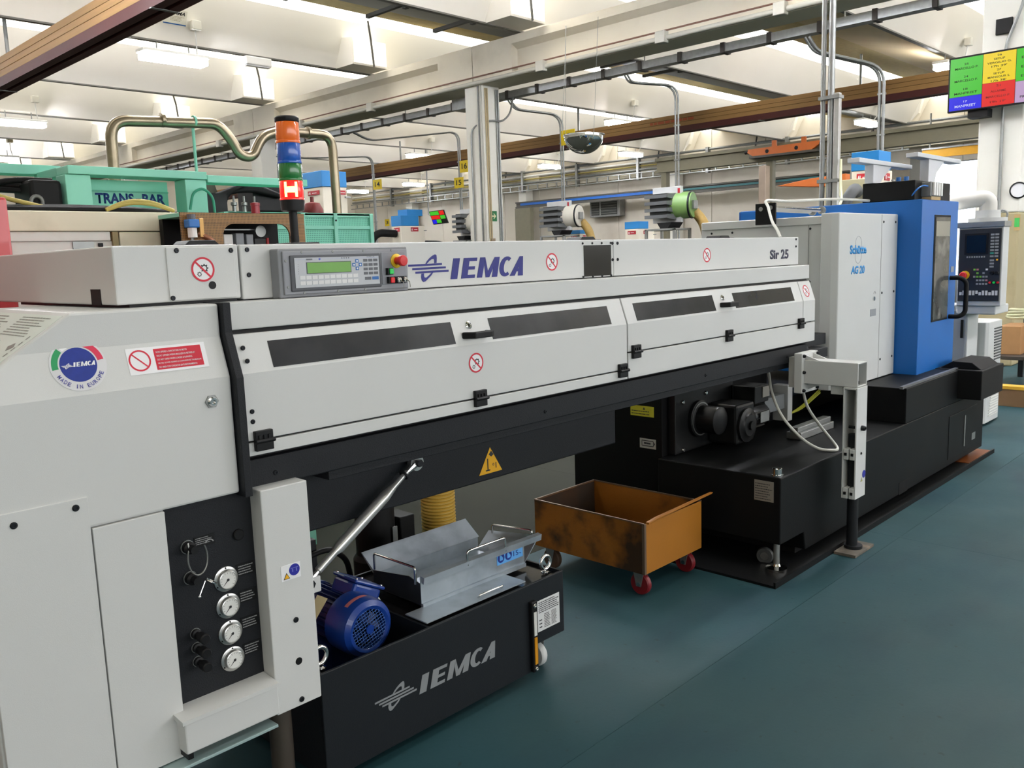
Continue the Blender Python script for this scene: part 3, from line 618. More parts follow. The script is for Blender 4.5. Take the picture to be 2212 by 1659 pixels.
for z_ in (.487,.285):
    cl=MB().box(4.198,4.317,1.708,1.733,z_,z_+.056).build('leg_clamp',m_paint,lg,bevel=.003); MB().box(4.198,4.317,1.738,1.764,z_,z_+.056).build('leg_clamp',m_paint,lg,bevel=.003)
    for y_ in (1.718,1.752): MB().box(4.192,4.20,y_-.006,y_+.006,z_+.022,z_+.036).build('clamp_bolt',m_black,cl)
MB().cyl((4.262,1.736,.02),(4.262,1.736,.61),.0275,n=20).build('inner_tube',m_blacksteel,lg,smooth=40)
MB().cyl((4.262,1.69,.645),(4.262,1.78,.645),.008,n=6).build('cross_bolt',m_black,lg); bolt((4.262,1.70,.645),.014,lg,'bolt_head',h=.02); bolt((4.262,1.70,.515),.007,lg)
MB().ring((4.303,1.6995,.40),XA,ZA,.0001,.02,n=24,t=.0008).build('blue_sticker',MATS['sign_blue'],lg); MB().plate([(4.262,1.6992,.366),(4.287,1.6992,.366),(4.2745,1.6992,.388)],NY,.0006).build('yellow_sticker',M('faded_yellow',(170,168,110),.6),lg)
ft=MB().box(4.145,4.38,1.668,1.78,0,.015).build('foot_plate',M('dusty_steel',(96,90,82),.8,noise=.2,scale=20,stain=(150,128,108),sscale=12,sthr=.5,samt=.6),lg,bevel=.002)
MB().cyl((4.262,1.728,.012),(4.262,1.728,.03),.045,n=24).build('foot_collar',m_blacksteel,ft,smooth=40)
# ---- signal tower
tw=MB().cyl((1.445,2.3,1.635),(1.445,2.3,1.72),.0125,n=16).build('signal_tower',m_black,FD,smooth=40)
MB().cyl((1.445,2.3,1.612),(1.445,2.3,1.64),.0135,n=16).build('tower_socket',m_black,tw,smooth=40)
MB().box(1.40,1.50,2.25,2.34,1.611,1.619).build('tower_base',m_black,tw,bevel=.003)
MB().lathe([(.030,0),(.034,.003),(.036,.03),(.036,.034)],(1.445,2.3,1.712),ZA,28).build('tower_cup',m_black,tw,smooth=35)
def lens(name,z0,z1,col,emit=None,es=0):
    m=M(name,col,.25,noise=.04,scale=30,emit=emit,es=es,coat=.5)
    MB().lathe([(.033,0),(.0345,.003),(.0345,z1-z0-.004),(.033,z1-z0),(.0001,z1-z0)],(1.445,2.3,z0),ZA,32).build('lens',m,tw,smooth=35)
    MB().lathe([(.0352,-.002),(.0357,0),(.0357,.005),(.0352,.006)],(1.445,2.3,z0),ZA,32).build('lens_ring',m,tw,smooth=35)
lens('lens_red',1.745,1.802,(220,16,20),(255,24,16),1.6); lens('lens_green',1.803,1.853,(14,112,46)); lens('lens_blue',1.854,1.912,(8,86,186)); lens('lens_orange',1.913,1.972,(226,104,22),(226,96,20),.12)
m_glow=M('lamp_filament',(255,200,80),.4,emit=(255,214,110),es=5.)
for a0,a1,z0,z1 in ((203,216,1.753,1.797),(255,268,1.753,1.797),(216,255,1.766,1.783)):
    g_=MB(); k=4
    for i in range(k):
        p=[Vector((1.445+.0352*math.cos(math.radians(a)),2.3+.0352*math.sin(math.radians(a)),0)) for a in (a0+(a1-a0)*i/k,a0+(a1-a0)*(i+1)/k)]
        g_.add([p[0]+Vector((0,0,z0)),p[1]+Vector((0,0,z0)),p[1]+Vector((0,0,z1)),p[0]+Vector((0,0,z1))],[(0,1,2,3)])
    g_.build('lamp_glow',m_glow,tw)
MB().lathe([(.0345,0),(.0355,.002),(.0355,.012),(.031,.016),(.0001,.016)],(1.445,2.3,1.972),ZA,32).build('tower_cap',m_black,tw,smooth=35)
# small black caps on the top covers
for x_ in (1.10,2.73,3.79): 
    q=MB().prism([(x_-.05,1.613),(x_-.035,1.626),(x_+.035,1.626),(x_+.05,1.613)],'y',2.2,2.28).build('top_clip',m_black,FD,bevel=.002)
    MB().box(x_-.07,x_+.07,2.19,2.29,1.6115,1.6145).build('clip_base',m_black,q)
# ---- operator panel
PX0,PX1,PZ0,PZ1=1.272,1.728,1.466,1.595
def U(u): return PX0+.012+u*(PX1-PX0-.016)
def V(v): return PZ1-.004-v*(PZ1-PZ0-.008)
cp_=MB().box(PX0,PX1,2.118,2.16,PZ0-.004,PZ1+.003).build('control_panel',M('panel_body',(132,134,138),.5),FD,bevel=.004)
m_pgrey=M('panel_grey',(146,148,154),.5,noise=.02); m_pdk=M('panel_bezel',(78,80,86),.5); m_key=M('key_white',(222,222,222),.4); m_keyg=M('key_grey',(92,94,100),.45); m_keyb=M('key_blue',(36,104,176),.45)
MB().box(U(0),U(1),2.112,2.119,V(1),V(0)).build('face_plate',m_pgrey,cp_,bevel=.008,seg=3)
MB().box(U(.045),U(.755),2.107,2.113,V(.93),V(.10)).build('bezel',m_pdk,cp_,bevel=.003)
MB().box(U(.073),U(.735),2.1055,2.108,V(.85),V(.16)).build('keypad_sheet',M('keypad_silver',(188,191,196),.4,noise=.02),cp_)
F=2.1055
MB().box(U(.158),U(.503),F-.001,F+.001,V(.535),V(.265)).build('display_frame',m_pdk,cp_)
MB().box(U(.163),U(.498),F-.0016,F,V(.52),V(.28)).build('display',M('lcd_green',(104,156,66),.3,emit=(100,160,60),es=.12,noise=.05,scale=30),cp_)
MB().box(U(.16),U(.205),F-.0008,F,V(.215),V(.185)).build('led_bar',m_keyg,cp_); MB().plate([(U(.26),F,V(.175)),(U(.27),F,V(.2)),(U(.26),F,V(.225)),(U(.25),F,V(.2))],NY,.0007).build('logo_diamond',M('lilac_blue',(70,80,180),.5),cp_)
MB().box(U(.08),U(.73),F-.0004,F,V(.203),V(.199)).build('blue_line',M('pale_blue_line',(150,160,205),.5),cp_)
text('IEMCA',(U(.635),F,V(.195)),XA,ZA,.028,.005,M('print_mid',(120,122,130),.5),cp_,t=.0002,lift=.001)
for i in range(4): MB().plate([(U(.43+.018*i),F,V(.175)),(U(.44+.018*i),F,V(.19)),(U(.43+.018*i),F,V(.205))],NY,.0005).build('led_mark',m_pdk,cp_)
for i in range(5): MB().box(U(.097),U(.1),F-.0005,F,V(.30+.055*i+.01),V(.30+.055*i)).build('led_dot',m_pdk,cp_)
for r_k in range(2):
    for i in range(10): MB().box(U(.105+.0455*i),U(.105+.0455*i+.04),F-.0009,F,V(.66+.125*r_k),V(.575+.125*r_k)).build('key',m_key,cp_)
for r_k in range(4):
    for i in range(3): MB().box(U(.605+.042*i),U(.605+.042*i+.033),F-.0009,F,V(.295+.105*r_k),V(.23+.105*r_k)).build('key',m_keyg,cp_)
MB().box(U(.612),U(.662),F-.0009,F,V(.74),V(.665)).build('key',m_keyg,cp_); MB().box(U(.672),U(.725),F-.0009,F,V(.74),V(.665)).build('key',m_keyb,cp_)
for du,dv in ((0,-.095),(0,.085),(-.026,-.005),(.026,-.005)):
    k_=MB().box(U(.552+du-.013),U(.552+du+.013),F-.0009,F,V(.365+dv+.042),V(.365+dv-.042)).build('arrow_key',m_keyb,cp_,bevel=.001)
    MB().ring((U(.552+du),F-.001,V(.365+dv)),XA,ZA,.0001,.0028,n=10,t=.0004).build('arrow_mark',m_signw,k_)
MB().box(U(.765),U(.975),2.1095,2.1125,V(.88),V(.08)).build('button_plate',M('button_plate_grey',(136,138,145),.5),cp_,bevel=.002)
ec_=Vector((U(.893),2.1095,V(.30)))
es_=MB().lathe([(.0215,0),(.0215,.003),(.0195,.004),(.0001,.004)],ec_,NY,32).build('emergency_disc',M('safety_yellow',(236,196,30),.45),cp_,smooth=30)
MB().lathe([(.0115,.003),(.0115,.02),(.016,.024),(.0165,.036),(.014,.0385),(.0001,.0392)],ec_,NY,28).build('emergency_button',M('safety_red',(216,40,42),.4),es_,smooth=40)
for u,v,nm,col in ((.822,.555,'green',(30,200,84)),(.828,.775,'red',(214,20,30))):
    b_=MB().box(U(u-.025),U(u+.022),2.098,2.111,V(v+.085),V(v-.085)).build('push_button_body',m_black,cp_,bevel=.001)
    MB().box(U(u-.012),U(u+.02),2.094,2.099,V(v+.068),V(v-.068)).build('push_button',M('button_'+nm,col,.35,emit=col,es=.15),b_,bevel=.0015)
for u in (.885,.94):
    b_=MB().box(U(u-.024),U(u+.024),2.100,2.111,V(.86),V(.69)).build('key_switch_body',m_black,cp_,bevel=.001)
    MB().lathe([(.0085,0),(.0085,.008),(.007,.010),(.0001,.010)],(U(u),2.1,V(.775)),NY,18).build('key_switch',m_chrome,b_,smooth=30)
    MB().tube([(U(u),2.092,V(.775)),(U(u)+.006,2.082,V(.83)),(U(u)+.008,2.082,V(.97))],.0016,5).build('key',m_chrome,b_)
for u,v in ((.14,.03),(.375,.03),(.62,.03),(.86,.03),(.02,.22),(.025,.82),(.14,.97),(.4,.97),(.62,.97),(.985,.75)): bolt((U(u),2.112,V(v)),.0036,cp_,mat=m_galv,h=.002)
# ================================================================== OIL TANK, MOTOR, TRAY
m_tank=M('tank_black',(27,30,34),.45,spec=.25,noise=.06,scale=5,bump=.1,bscale=300)
m_gloss=M('oily_black_top',(22,22,23),.14,noise=.2,scale=6)
TK=thing('oil_tank',(1.8,2.3,0),'low black wheeled oil tank with grey lettering under the feeder','tank')
tf=MB().prism([(1.272,.04),(2.185,.04),(2.197,.136),(2.35,.136),(2.35,.377),(1.272,.377)],'y',2.05,2.06).build('front_plate',m_tank,TK,bevel=.003)
MB().box(1.70,2.348,2.062,2.62,.14,.366).build('tank_body',m_gloss,TK,bevel=.004)
MB().box(1.282,1.695,2.062,2.62,.06,.2).build('pump_well',m_tank,TK)
MB().box(1.272,1.282,2.06,2.62,.04,.377).build('side_plate',m_tank,TK); MB().box(2.34,2.35,2.06,2.62,.136,.377).build('side_plate',m_tank,TK); MB().box(1.272,2.35,2.62,2.63,.04,.377).build('back_plate',m_tank,TK)
MB().box(1.69,1.70,2.062,2.62,.2,.372).build('well_wall',m_tank,TK)
m_lgrey=M('lettering_grey',(132,135,138),.5)
iemca((1.63,2.05,.17),XA,ZA,.36,.06,m_lgrey,tf)
logo_symbol((1.455,2.05,.163),XA,ZA,.165,.078,m_lgrey,tf)
for x_,y_ in ((1.297,2.09),(2.297,2.09)):
    e=MB().tube([Vector((x_,y_,.377+.037))+Vector((.026*math.cos(t),0,.026*math.sin(t))) for t in [2*math.pi*k/20 for k in range(20)]],.0075,10,closed=True).build('eye_bolt',m_chrome,TK,smooth=60)
    MB().lathe([(.018,0),(.018,.006),(.009,.01),(.009,.018)],(x_,y_,.372),ZA,20).build('eye_collar',m_chrome,e,smooth=40)
lv=MB().box(2.154,2.182,2.032,2.05,.044,.315).build('level_gauge',m_black,TK,bevel=.004)
MB().box(2.161,2.175,2.029,2.033,.185,.275).build('sight_tube',M('sight_white',(214,214,210),.35),lv); MB().box(2.161,2.175,2.029,2.033,.075,.178).build('oil_column',M('oil_amber',(206,140,26),.35),lv)
for z_ in (.30,.057): bolt((2.168,2.032,z_),.009,lv,mat=m_chrome,h=.006)
lb=MB().box(2.2,2.323,2.0485,2.0502,.18,.300).build('data_label',M('label_white',(214,216,216),.45),TK,bevel=.004)
lines((2.206,2.0485,.25),XA,ZA,.112,.045,6,m_dk,lb,seed=3,fill=.4); lines((2.235,2.0485,.188),XA,ZA,.035,.056,9,m_dk,lb,seed=4,fill=.4); lines((2.275,2.0485,.188),XA,ZA,.03,.056,12,m_dk,lb,seed=5,fill=.4); lines((2.208,2.0485,.19),XA,ZA,.016,.04,3,m_dk,lb,seed=6,fill=.3)
def caster(x,y,z,r,wm,par,wid=.028,ang=0,forks=True):
    w_=MB().lathe([(r*.25,-wid/2),(r*.9,-wid/2),(r,-wid*.3),(r,wid*.3),(r*.9,wid/2),(r*.25,wid/2)],(x,y,r),(math.cos(ang),math.sin(ang),0),24).build('caster_wheel',wm,par,smooth=40)
    ax=Vector((math.cos(ang),math.sin(ang),0)); c=Vector((x,y,r))
    MB().cyl(c-ax*(wid*.75),c+ax*(wid*.75),r*.2,n=12).build('axle',m_chrome,w_,smooth=40)
    for sg in (-1,1):
        p=c+ax*sg*wid*.62; f=Vector((-ax.y,ax.x,0))
        MB().plate([p-f*r*.25-Vector((0,0,r*.2)),p+f*r*.25-Vector((0,0,r*.2)),p+f*r*.6+Vector((0,0,z-r)),p-f*r*.6+Vector((0,0,z-r))],ax*sg,.003).build('fork',m_galv,w_)
    MB().box(x-.03,x+.03,y-.03,y+.03,z-.004,z).build('caster_plate',m_galv,w_)
m_wheelw=M('nylon_wheel',(206,208,206),.45)
caster(2.275,2.13,.136,.047,m_wheelw,TK,.03); caster(2.275,2.54,.136,.047,m_wheelw,TK,.03); caster(1.33,2.54,.06,.024,m_wheelw,TK,.03)
# ---- electric motor on the tank
m_blue=M('motor_blue',(20,58,140),.35,noise=.06,scale=12,coat=.3); m_dblue=M('motor_blue_fins',(16,40,98),.45)
MO=thing('electric_motor',(1.545,2.4,.2),'blue electric motor with round fan grille in the oil tank','motor')
mc=Vector((1.545,2.18,.385)); RM=Matrix.Translation(mc)@Matrix.Rotation(math.radians(28),4,'Y')@Matrix.Translation(-mc)
cw=MB().lathe([(.064,.03),(.064,.001),(.065,0),(.076,-.003),(.092,.008),(.097,.025),(.097,.11),(.088,.115)],mc,YA,40).build('fan_cowl',m_blue,MO,smooth=35)
MB().lathe([(.0645,.03),(.0001,.03)],mc,YA,30).build('cowl_inside',M('fan_shadow',(120,124,124),.6),cw)  # even grey disc for the pale cowl interior behind the grille
gr=MB(); nG=13
for k in range(nG):
    o=-.063+.126*k/(nG-1); h=math.sqrt(max(0,.0655**2-o*o))
    if h>.004:
        for (a,b) in (((o,-h),(o,h)),((-h,o),(h,o))):
            ca,sa_=math.cos(.3),math.sin(.3)
            gr.cyl(mc+Vector((a[0]*ca-a[1]*sa_,.0005,a[0]*sa_+a[1]*ca)),mc+Vector((b[0]*ca-b[1]*sa_,.0005,b[0]*sa_+b[1]*ca)),.0011,n=5)
tag(gr.build('fan_grille',M('grille_steel',(60,100,170),.4,.2),cw),kind='stuff')
MB().lathe([(.015,-.002),(.015,.003),(.0001,.003)],mc-Vector((0,.003,0)),YA,20).build('grille_hub',m_blue,cw)
for k in range(7):
    a=2*math.pi*k/7; e=Vector((math.cos(a),0,math.sin(a))); f=Vector((-e.z,0,e.x))
    MB().plate([mc+Vector((0,.014,0))+e*.015-f*.005,mc+Vector((0,.014,0))+e*.05-f*.016,mc+Vector((0,.024,0))+e*.05+f*.012,mc+Vector((0,.02,0))+e*.015+f*.005],YA,.002).build('fan_blade',m_dblue,cw)
st_=MB().lathe([(.070,.115),(.070,.30)],mc,YA,32).build('stator',m_dblue,MO,smooth=40)
for k in range(26):
    a=2*math.pi*k/26; e=Vector((math.cos(a),0,math.sin(a))); f=Vector((-e.z,0,e.x))
    MB().plate([mc+Vector((0,.12,0))+e*.069-f*.0015,mc+Vector((0,.29,0))+e*.069-f*.0015,mc+Vector((0,.29,0))+e*.082-f*.001,mc+Vector((0,.12,0))+e*.082-f*.001],f,.0025).build('fin',m_dblue,st_)
jb=MB().box(1.515,1.635,2.285,2.405,.445,.505).build('terminal_box',m_blue,MO,bevel=.01)
MB().box(1.508,1.642,2.278,2.412,.505,.517).build('box_lid',m_blue,jb,bevel=.006)
for p in ((1.52,2.29,.517),(1.63,2.29,.517),(1.52,2.4,.517),(1.63,2.4,.517)): bolt(p,.005,jb,mat=m_chrome,d=ZA)
MB().cyl((1.635,2.32,.47),(1.66,2.32,.46),.015,n=8).build('cable_gland',m_white,jb)
for o_ in [jb]+list(jb.children): o_.data.transform(Matrix.Translation(-MO.location)@RM@Matrix.Translation(MO.location))
ls=MB()
for k in range(9):
    a=math.radians(75+k*5.5); e=Vector((math.cos(a),0,math.sin(a))); a2=math.radians(75+(k+1)*5.5); e2=Vector((math.cos(a2),0,math.sin(a2)))
    ls.add([mc+Vector((0,.035,0))+e*.0975,mc+Vector((0,.052,0))+e*.0975,mc+Vector((0,.052,0))+e2*.0975,mc+Vector((0,.035,0))+e2*.0975],[(0,1,2,3)])
ls.build('red_label',M('label_pink',(206,120,120),.5),cw)
MB().plate([(1.37,2.28,.445),(1.39,2.255,.437),(1.445,2.255,.50),(1.425,2.28,.512)],(-.6,-.5,.5),.003).build('paper_tag',M('kraft_tag',(176,160,120),.8,noise=.08),MO)
MB().box(1.49,1.615,2.33,2.47,.2,.30).build('motor_foot',m_dblue,MO,bevel=.004)
MB().lathe([(.085,.30),(.085,.32),(.05,.33),(.05,.42)],mc,YA,28).build('drive_flange',m_dblue,MO,smooth=35)
# hydraulic block behind the motor
HB=thing('hydraulic_block',(1.5,2.66,.37),'black hydraulic valve block with chrome fitting behind the blue motor','valve block')
MB().box(1.33,1.66,2.64,2.8,.2,.56).build('manifold',m_blacksteel,HB,bevel=.004)
MB().lathe([(.04,0),(.04,.012),(.03,.016),(.03,.04),(.034,.044),(.034,.054),(.02,.058),(.0001,.058)],(1.60,2.69,.56),ZA,24).build('filler_cap',m_chrome,HB,smooth=35)
for k,(x_,y_) in enumerate(((1.38,2.68),(1.45,2.70),(1.52,2.68))): MB().cyl((x_,y_,.56),(x_,y_,.60+.01*k),.012,n=6).build('fitting',m_galv,HB)
MB().tube(bend([(1.56,2.63,.50),(1.70,2.62,.52),(1.80,2.66,.44),(1.86,2.72,.30)],.05),.011,8).build('hose',m_rubber,HB,smooth=60)
MB().cyl((1.58,2.75,0),(1.58,2.75,.2),.03,n=12).build('stand',m_blacksteel,HB)
# ---- galvanised tray on the tank
m_zinc=M('zinc_sheet',(178,188,196),.38,.55,noise=.16,scale=7,stain=(110,118,126),sscale=5,sthr=.5,samt=.5)
TR=thing('steel_tray',(2.0,2.3,.377),'bright galvanised steel drip tray with wire handles on the oil tank','tray')
MB().box(1.70,2.172,2.078,2.19,.3775,.381).build('base_sheet',m_zinc,TR)
fw_=MB().box(1.775,2.29,2.193,2.196,.378,.484).build('front_wall',m_zinc,TR)
MB().box(1.775,2.29,2.184,2.194,.378,.392).build('fold',m_zinc,TR)
MB().prism([(2.18,.462),(2.176,.486),(2.197,.489),(2.197,.470)],'x',1.778,2.375).build('front_rim',m_zinc,TR)
MB().box(1.775,2.29,2.196,2.46,.382,.385).build('tray_floor',m_zinc,TR)
MB().prism([(2.46,.382),(2.46,.436),(2.452,.44),(2.53,.50),(2.534,.498),(2.463,.434),(2.463,.382)],'x',1.778,2.30).build('back_wall',m_zinc,TR)
MB().prism([(2.196,.382),(2.196,.46),(2.26,.475),(2.46,.45),(2.46,.382)],'x',1.775,1.779).build('end_wall',M('zinc_shaded_oil',(70,74,78),.35,.7,noise=.2,scale=8),TR)  # zinc darkened in colour to stand for the end wall's dark reflection
MB().add([(2.29,2.196,.383),(2.29,2.46,.383),(2.375,2.47,.44),(2.375,2.19,.475),(2.29,2.196,.386),(2.29,2.46,.386),(2.372,2.47,.444),(2.372,2.19,.479)],[(0,1,2,3),(7,6,5,4),(0,3,7,4),(1,5,6,2),(3,2,6,7)]).build('end_lip',m_zinc,TR)
def ushape(a,b,h,name='wire_handle'):
    a=Vector(a);b=Vector(b); return MB().tube(bend([a,a+Vector((0,0,h)),b+Vector((0,0,h)),b],.012),.0045,8).build(name,m_chrome,TR,smooth=60)
ushape((1.985,2.182,.47),(2.178,2.182,.47),.053); ushape((1.775,2.22,.455),(1.775,2.45,.455),.06); ushape((2.365,2.22,.46),(2.365,2.44,.44),.035)
MB().tube(bend([(1.953,2.10,.381),(1.953,2.092,.392),(2.068,2.092,.392),(2.068,2.10,.381)],.006),.0045,8).build('wire_handle',m_chrome,TR,smooth=60)
ks=MB().box(2.142,2.281,2.1915,2.1932,.421,.470).build('weight_sticker',M('sky_blue',(98,168,232),.45),TR)
m_nb=M('sticker_navy',(20,44,130),.5)
for xc in (2.163,2.203): 
    d_=MB().ring((xc,2.1914,.4455),XA,ZA,.0001,.018,n=28,t=.0005).build('blue_disc',m_nb,ks)
    MB().plate([(xc-.007,2.1908,.436),(xc+.009,2.1908,.436),(xc+.010,2.1908,.444),(xc,2.1908,.456),(xc-.007,2.1908,.455)],NY,.0003).build('glove_pictogram',MATS['sky_blue'],d_)
text('15',(2.229,2.1914,.434),XA,ZA,.027,.019,m_nb,ks,t=.0003); text('MAX',(2.229,2.1914,.458),XA,ZA,.015,.005,m_nb,ks,t=.0003); text('kg',(2.262,2.1914,.435),XA,ZA,.009,.007,m_nb,ks,t=.0003)
# ---- yellow corrugated hose and black pump behind
hp=[];hr=[]
for k in range(172):
    hp.append((2.43,2.85,.10+k*.0037)); hr.append(.071+.007*abs(math.sin(k*math.pi/4)))
tag(MB().tube(hp,.07,28,rad=hr).build('corrugated_hose',M('hose_yellow',(206,166,70),.4,noise=.06,scale=12),None,smooth=70),'yellow corrugated suction hose rising behind the steel tray','hose')
PU=thing('coolant_pump',(2.12,2.9,0),'black coolant pump motor standing left of the yellow hose','pump')
MB().lathe([(.10,0),(.10,.30),(.085,.32),(.085,.56),(.07,.60),(.0001,.60)],(2.13,2.92,0),ZA,28).build('pump_body',m_rubber,PU,smooth=35)
MB().box(2.22,2.30,2.86,2.98,.30,.46).build('pump_box',m_rubber,PU,bevel=.005); MB().box(2.155,2.18,2.83,2.835,.31,.44).build('rating_plate',m_galv,PU)
# ================================================================== YELLOW CHIP CART
m_cart=M('cart_yellow',(150,92,22),.55,noise=.12,scale=5,stain=(30,22,13),sscale=6,sthr=.46,samt=.92,bump=.1,bscale=80)
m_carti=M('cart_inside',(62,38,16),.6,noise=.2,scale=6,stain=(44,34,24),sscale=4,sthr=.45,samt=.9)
CT=thing('chip_cart',(3.28,2.5,0),'oily yellow sheet metal chip cart on red casters','cart')
x0,x1,y0,y1,z0,z1=3.046,3.52,2.17,2.83,.12,.355
MB().box(x0,x1,y0,y0+.004,z0,z1).build('front_side',M('cart_yellow_clean',(160,102,20),.5,noise=.06,scale=6,stain=(120,80,24),sscale=3,sthr=.6,samt=.4),CT)
MB().box(x0,x0+.004,y0+.004,y1,z0,z1).build('left_side',m_cart,CT); MB().box(x1-.004,x1,y0+.004,y1,z0,z1).build('right_side',m_cart,CT); MB().box(x0,x1,y1,y1+.004,z0,z1).build('back_side',m_cart,CT)
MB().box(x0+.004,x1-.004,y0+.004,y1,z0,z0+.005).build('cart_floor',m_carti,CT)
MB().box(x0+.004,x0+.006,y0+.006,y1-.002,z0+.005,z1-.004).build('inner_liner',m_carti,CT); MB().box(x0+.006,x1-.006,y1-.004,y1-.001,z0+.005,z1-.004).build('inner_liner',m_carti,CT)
m_edge=M('worn_edge',(120,100,84),.4,.5)
for a in ((x0-.002,x0+.006,y0,y1),(x0,x1,y1-.002,y1+.006),(x1-.006,x1+.002,y0,y1)): MB().box(a[0],a[1],a[2],a[3],z1-.002,z1+.004).build('rim',m_edge,CT)
MB().box(x0-.002,x0+.012,y0-.002,y0+.012,z0,z1).build('corner_seam',m_edge,CT)
MB().prism([(x0+.02,.352),(3.13,.360),(3.60,.375),(3.61,.381),(3.13,.369),(x0+.02,.362)],'y',y0-.012,y0+.006).build('push_bar',M('cart_bar',(160,100,24),.5),CT,bevel=.002)
m_redw=M('caster_red',(120,24,32),.45)
caster(3.10,2.23,.122,.052,m_redw,CT,.03,ang=0); caster(3.47,2.23,.122,.052,m_redw,CT,.03,ang=0); caster(3.10,2.77,.122,.052,M('caster_brown',(84,62,46),.6),CT,.03); caster(3.47,2.77,.122,.052,m_redw,CT,.03)
# ================================================================== LATHE
m_lgb=M('lathe_black',(14,15,16),.5,spec=.18,noise=.12,scale=4,stain=(30,28,26),sscale=2,sthr=.55,samt=.5,bump=.08,bscale=200)
m_lgy=M('lathe_grey',(200,202,200),.5,noise=.012,scale=3,bump=.05,bscale=400)
m_lbl=M('lathe_blue',(0,97,178),.42,noise=.02,scale=3,bump=.08,bscale=350)
LT=thing('automatic_lathe',(5.3,2.8,0),'large blue and grey automatic lathe on a black base','machine')
MB().prism([(3.70,.15),(3.95,.15),(3.97,.055),(6.87,.055),(6.87,.48),(3.70,.48)],'y',1.85,2.545).build('machine_base',m_lgb,LT,bevel=.006); MB().box(4.92,6.87,2.546,3.6,.075,.60).build('rear_base',m_lgb,LT,bevel=.006)
MB().box(4.0,6.8,1.92,2.54,.0125,.056).build('base_plinth',m_rubber,LT)
for xa in (5.22,): MB().box(xa,xa+.14,1.848,1.86,.055,.13).build('base_notch',m_rubber,LT)
MB().box(6.1,6.7,1.846,1.852,.10,.40).build('base_hatch',m_lgb,LT,bevel=.003); MB().cyl((6.42,1.843,.14),(6.42,1.843,.36),.006,n=8).build('hatch_rod',m_galv,LT)
MB().box(6.6,6.68,1.845,1.848,.15,.20).build('small_label',m_galv,LT)
MB().box(5.3,6.7,1.85,2.2,.48,.695).build('front_trough',m_lgb,LT,bevel=.004)
MB().box(5.28,6.4,1.865,1.885,.692,.708).build('trough_edge',M('edge_grey',(120,122,124),.4,.4),LT)
MB().box(6.25,6.75,1.70,2.0,.50,.70).build('chip_drawer',m_rubber,LT,bevel=.006); MB().prism([(1.72,.70),(1.78,.745),(1.9,.75),(1.98,.70)],'x',6.3,6.7).build('drawer_lid',m_rubber,LT,bevel=.004)
# level foot
MB().cyl((3.735,1.885,.03),(3.735,1.885,.151),.015,n=14).build('levelling_screw',m_galv,LT,smooth=40)
MB().lathe([(.05,0),(.05,.012),(.02,.02),(.015,.03)],(3.735,1.885,.0125),ZA,24).build('levelling_foot',m_chrome,LT,smooth=35)
MB().lathe([(.03,0),(.03,.006),(.024,.008),(.024,.034),(.02,.038),(.0001,.038)],(3.74,1.89,.48),ZA,18).build('screw_cap',m_chrome,LT,smooth=35)
np_=MB().box(3.697,3.7005,1.885,1.985,.355,.455).build('rating_plate',M('plate_steel',(150,146,138),.45,.4),LT)
lines((3.697,1.98,.36),NY,ZA,.09,.085,7,m_dk,np_,seed=9,fill=.3)
w2=MB().lathe([(.012,-.013),(.038,-.013),(.042,-.006),(.042,.006),(.038,.013),(.012,.013)],(3.80,1.98,.045),(1,.3,0),24).build('caster_wheel',M('rubber_wheel',(70,72,72),.5),LT,smooth=40)
MB().lathe([(.02,-.016),(.02,.016)],(3.80,1.98,.045),(1,.3,0),16).build('wheel_hub',m_chrome,w2)
# conveyor housing and gear motor at the left end
CV=thing('chip_conveyor',(4.1,2.9,.48),'black chip conveyor housing with yellow label behind the cart','conveyor')
MB().box(3.75,4.9,2.55,3.16,.0125,.92).build('housing',M('conveyor_black',(13,13,14),.6,spec=.15,noise=.1,scale=4),CV,bevel=.004)
yl=MB().box(3.7485,3.7505,2.60,2.752,.685,.742).build('yellow_label',M('label_yellow',(196,190,46),.6,noise=.1,scale=20),CV); lines((3.7485,2.745,.69),NY,ZA,.135,.03,2,m_dk,yl,seed=12,fill=.3); MB().plate([(3.7478,2.67,.722),(3.7478,2.655,.722),(3.7478,2.6625,.736)],NX,.0004).build('hazard_mark',m_dk,yl)
wl_=MB().box(3.7485,3.7505,2.589,2.693,.512,.565).build('arrow_label',M('label_grey',(170,170,164),.6),CV)
for a in (((2.68,.524),(2.604,.524),(2.604,.528),(2.68,.528)),((2.68,.552),(2.604,.552),(2.604,.556),(2.68,.556)),((2.68,.524),(2.677,.524),(2.677,.556),(2.68,.556)),((2.607,.556),(2.594,.54),(2.607,.524),(2.604,.54))): MB().plate([(3.748,)+q for q in a],NX,.0005).build('arrow_outline',m_dk,wl_)
lines((3.7484,2.665,.534),NY,ZA,.045,.012,1,m_dk,wl_,seed=77,fill=.8)
MB().box(3.80,4.4,2.50,2.549,.482,.84).build('gear_flange',M('cast_black',(22,23,24),.4,0.,spec=.3,noise=.15,scale=12),CV,bevel=.006)
GM=thing('gear_motor',(4.15,2.4,.48),'black worm gear motor with round flange on the conveyor','motor')
m_cast=MATS['cast_black']
MB().lathe([(.10,0),(.10,.02),(.075,.03),(.075,.14),(.05,.15),(.0001,.15)],(4.02,2.50,.65),NY,32).build('gear_cover',m_cast,GM,smooth=35)
MB().ring((4.02,2.478,.65),XA,ZA,.078,.092,n=36,t=.004).build('bright_ring',m_galv,GM)
MB().box(4.12,4.32,2.32,2.5,.50,.72).build('gear_box',m_cast,GM,bevel=.015)
MB().lathe([(.095,0),(.095,.015),(.07,.02),(.06,.03),(.025,.032),(.025,.045),(.0001,.045)],(4.22,2.32,.60),NY,32).build('round_flange',m_cast,GM,smooth=35)
MB().lathe([(.06,0),(.065,.01),(.065,.20),(.055,.22),(.0001,.22)],(4.33,2.40,.61),XA,28).build('motor_body',m_cast,GM,smooth=35)
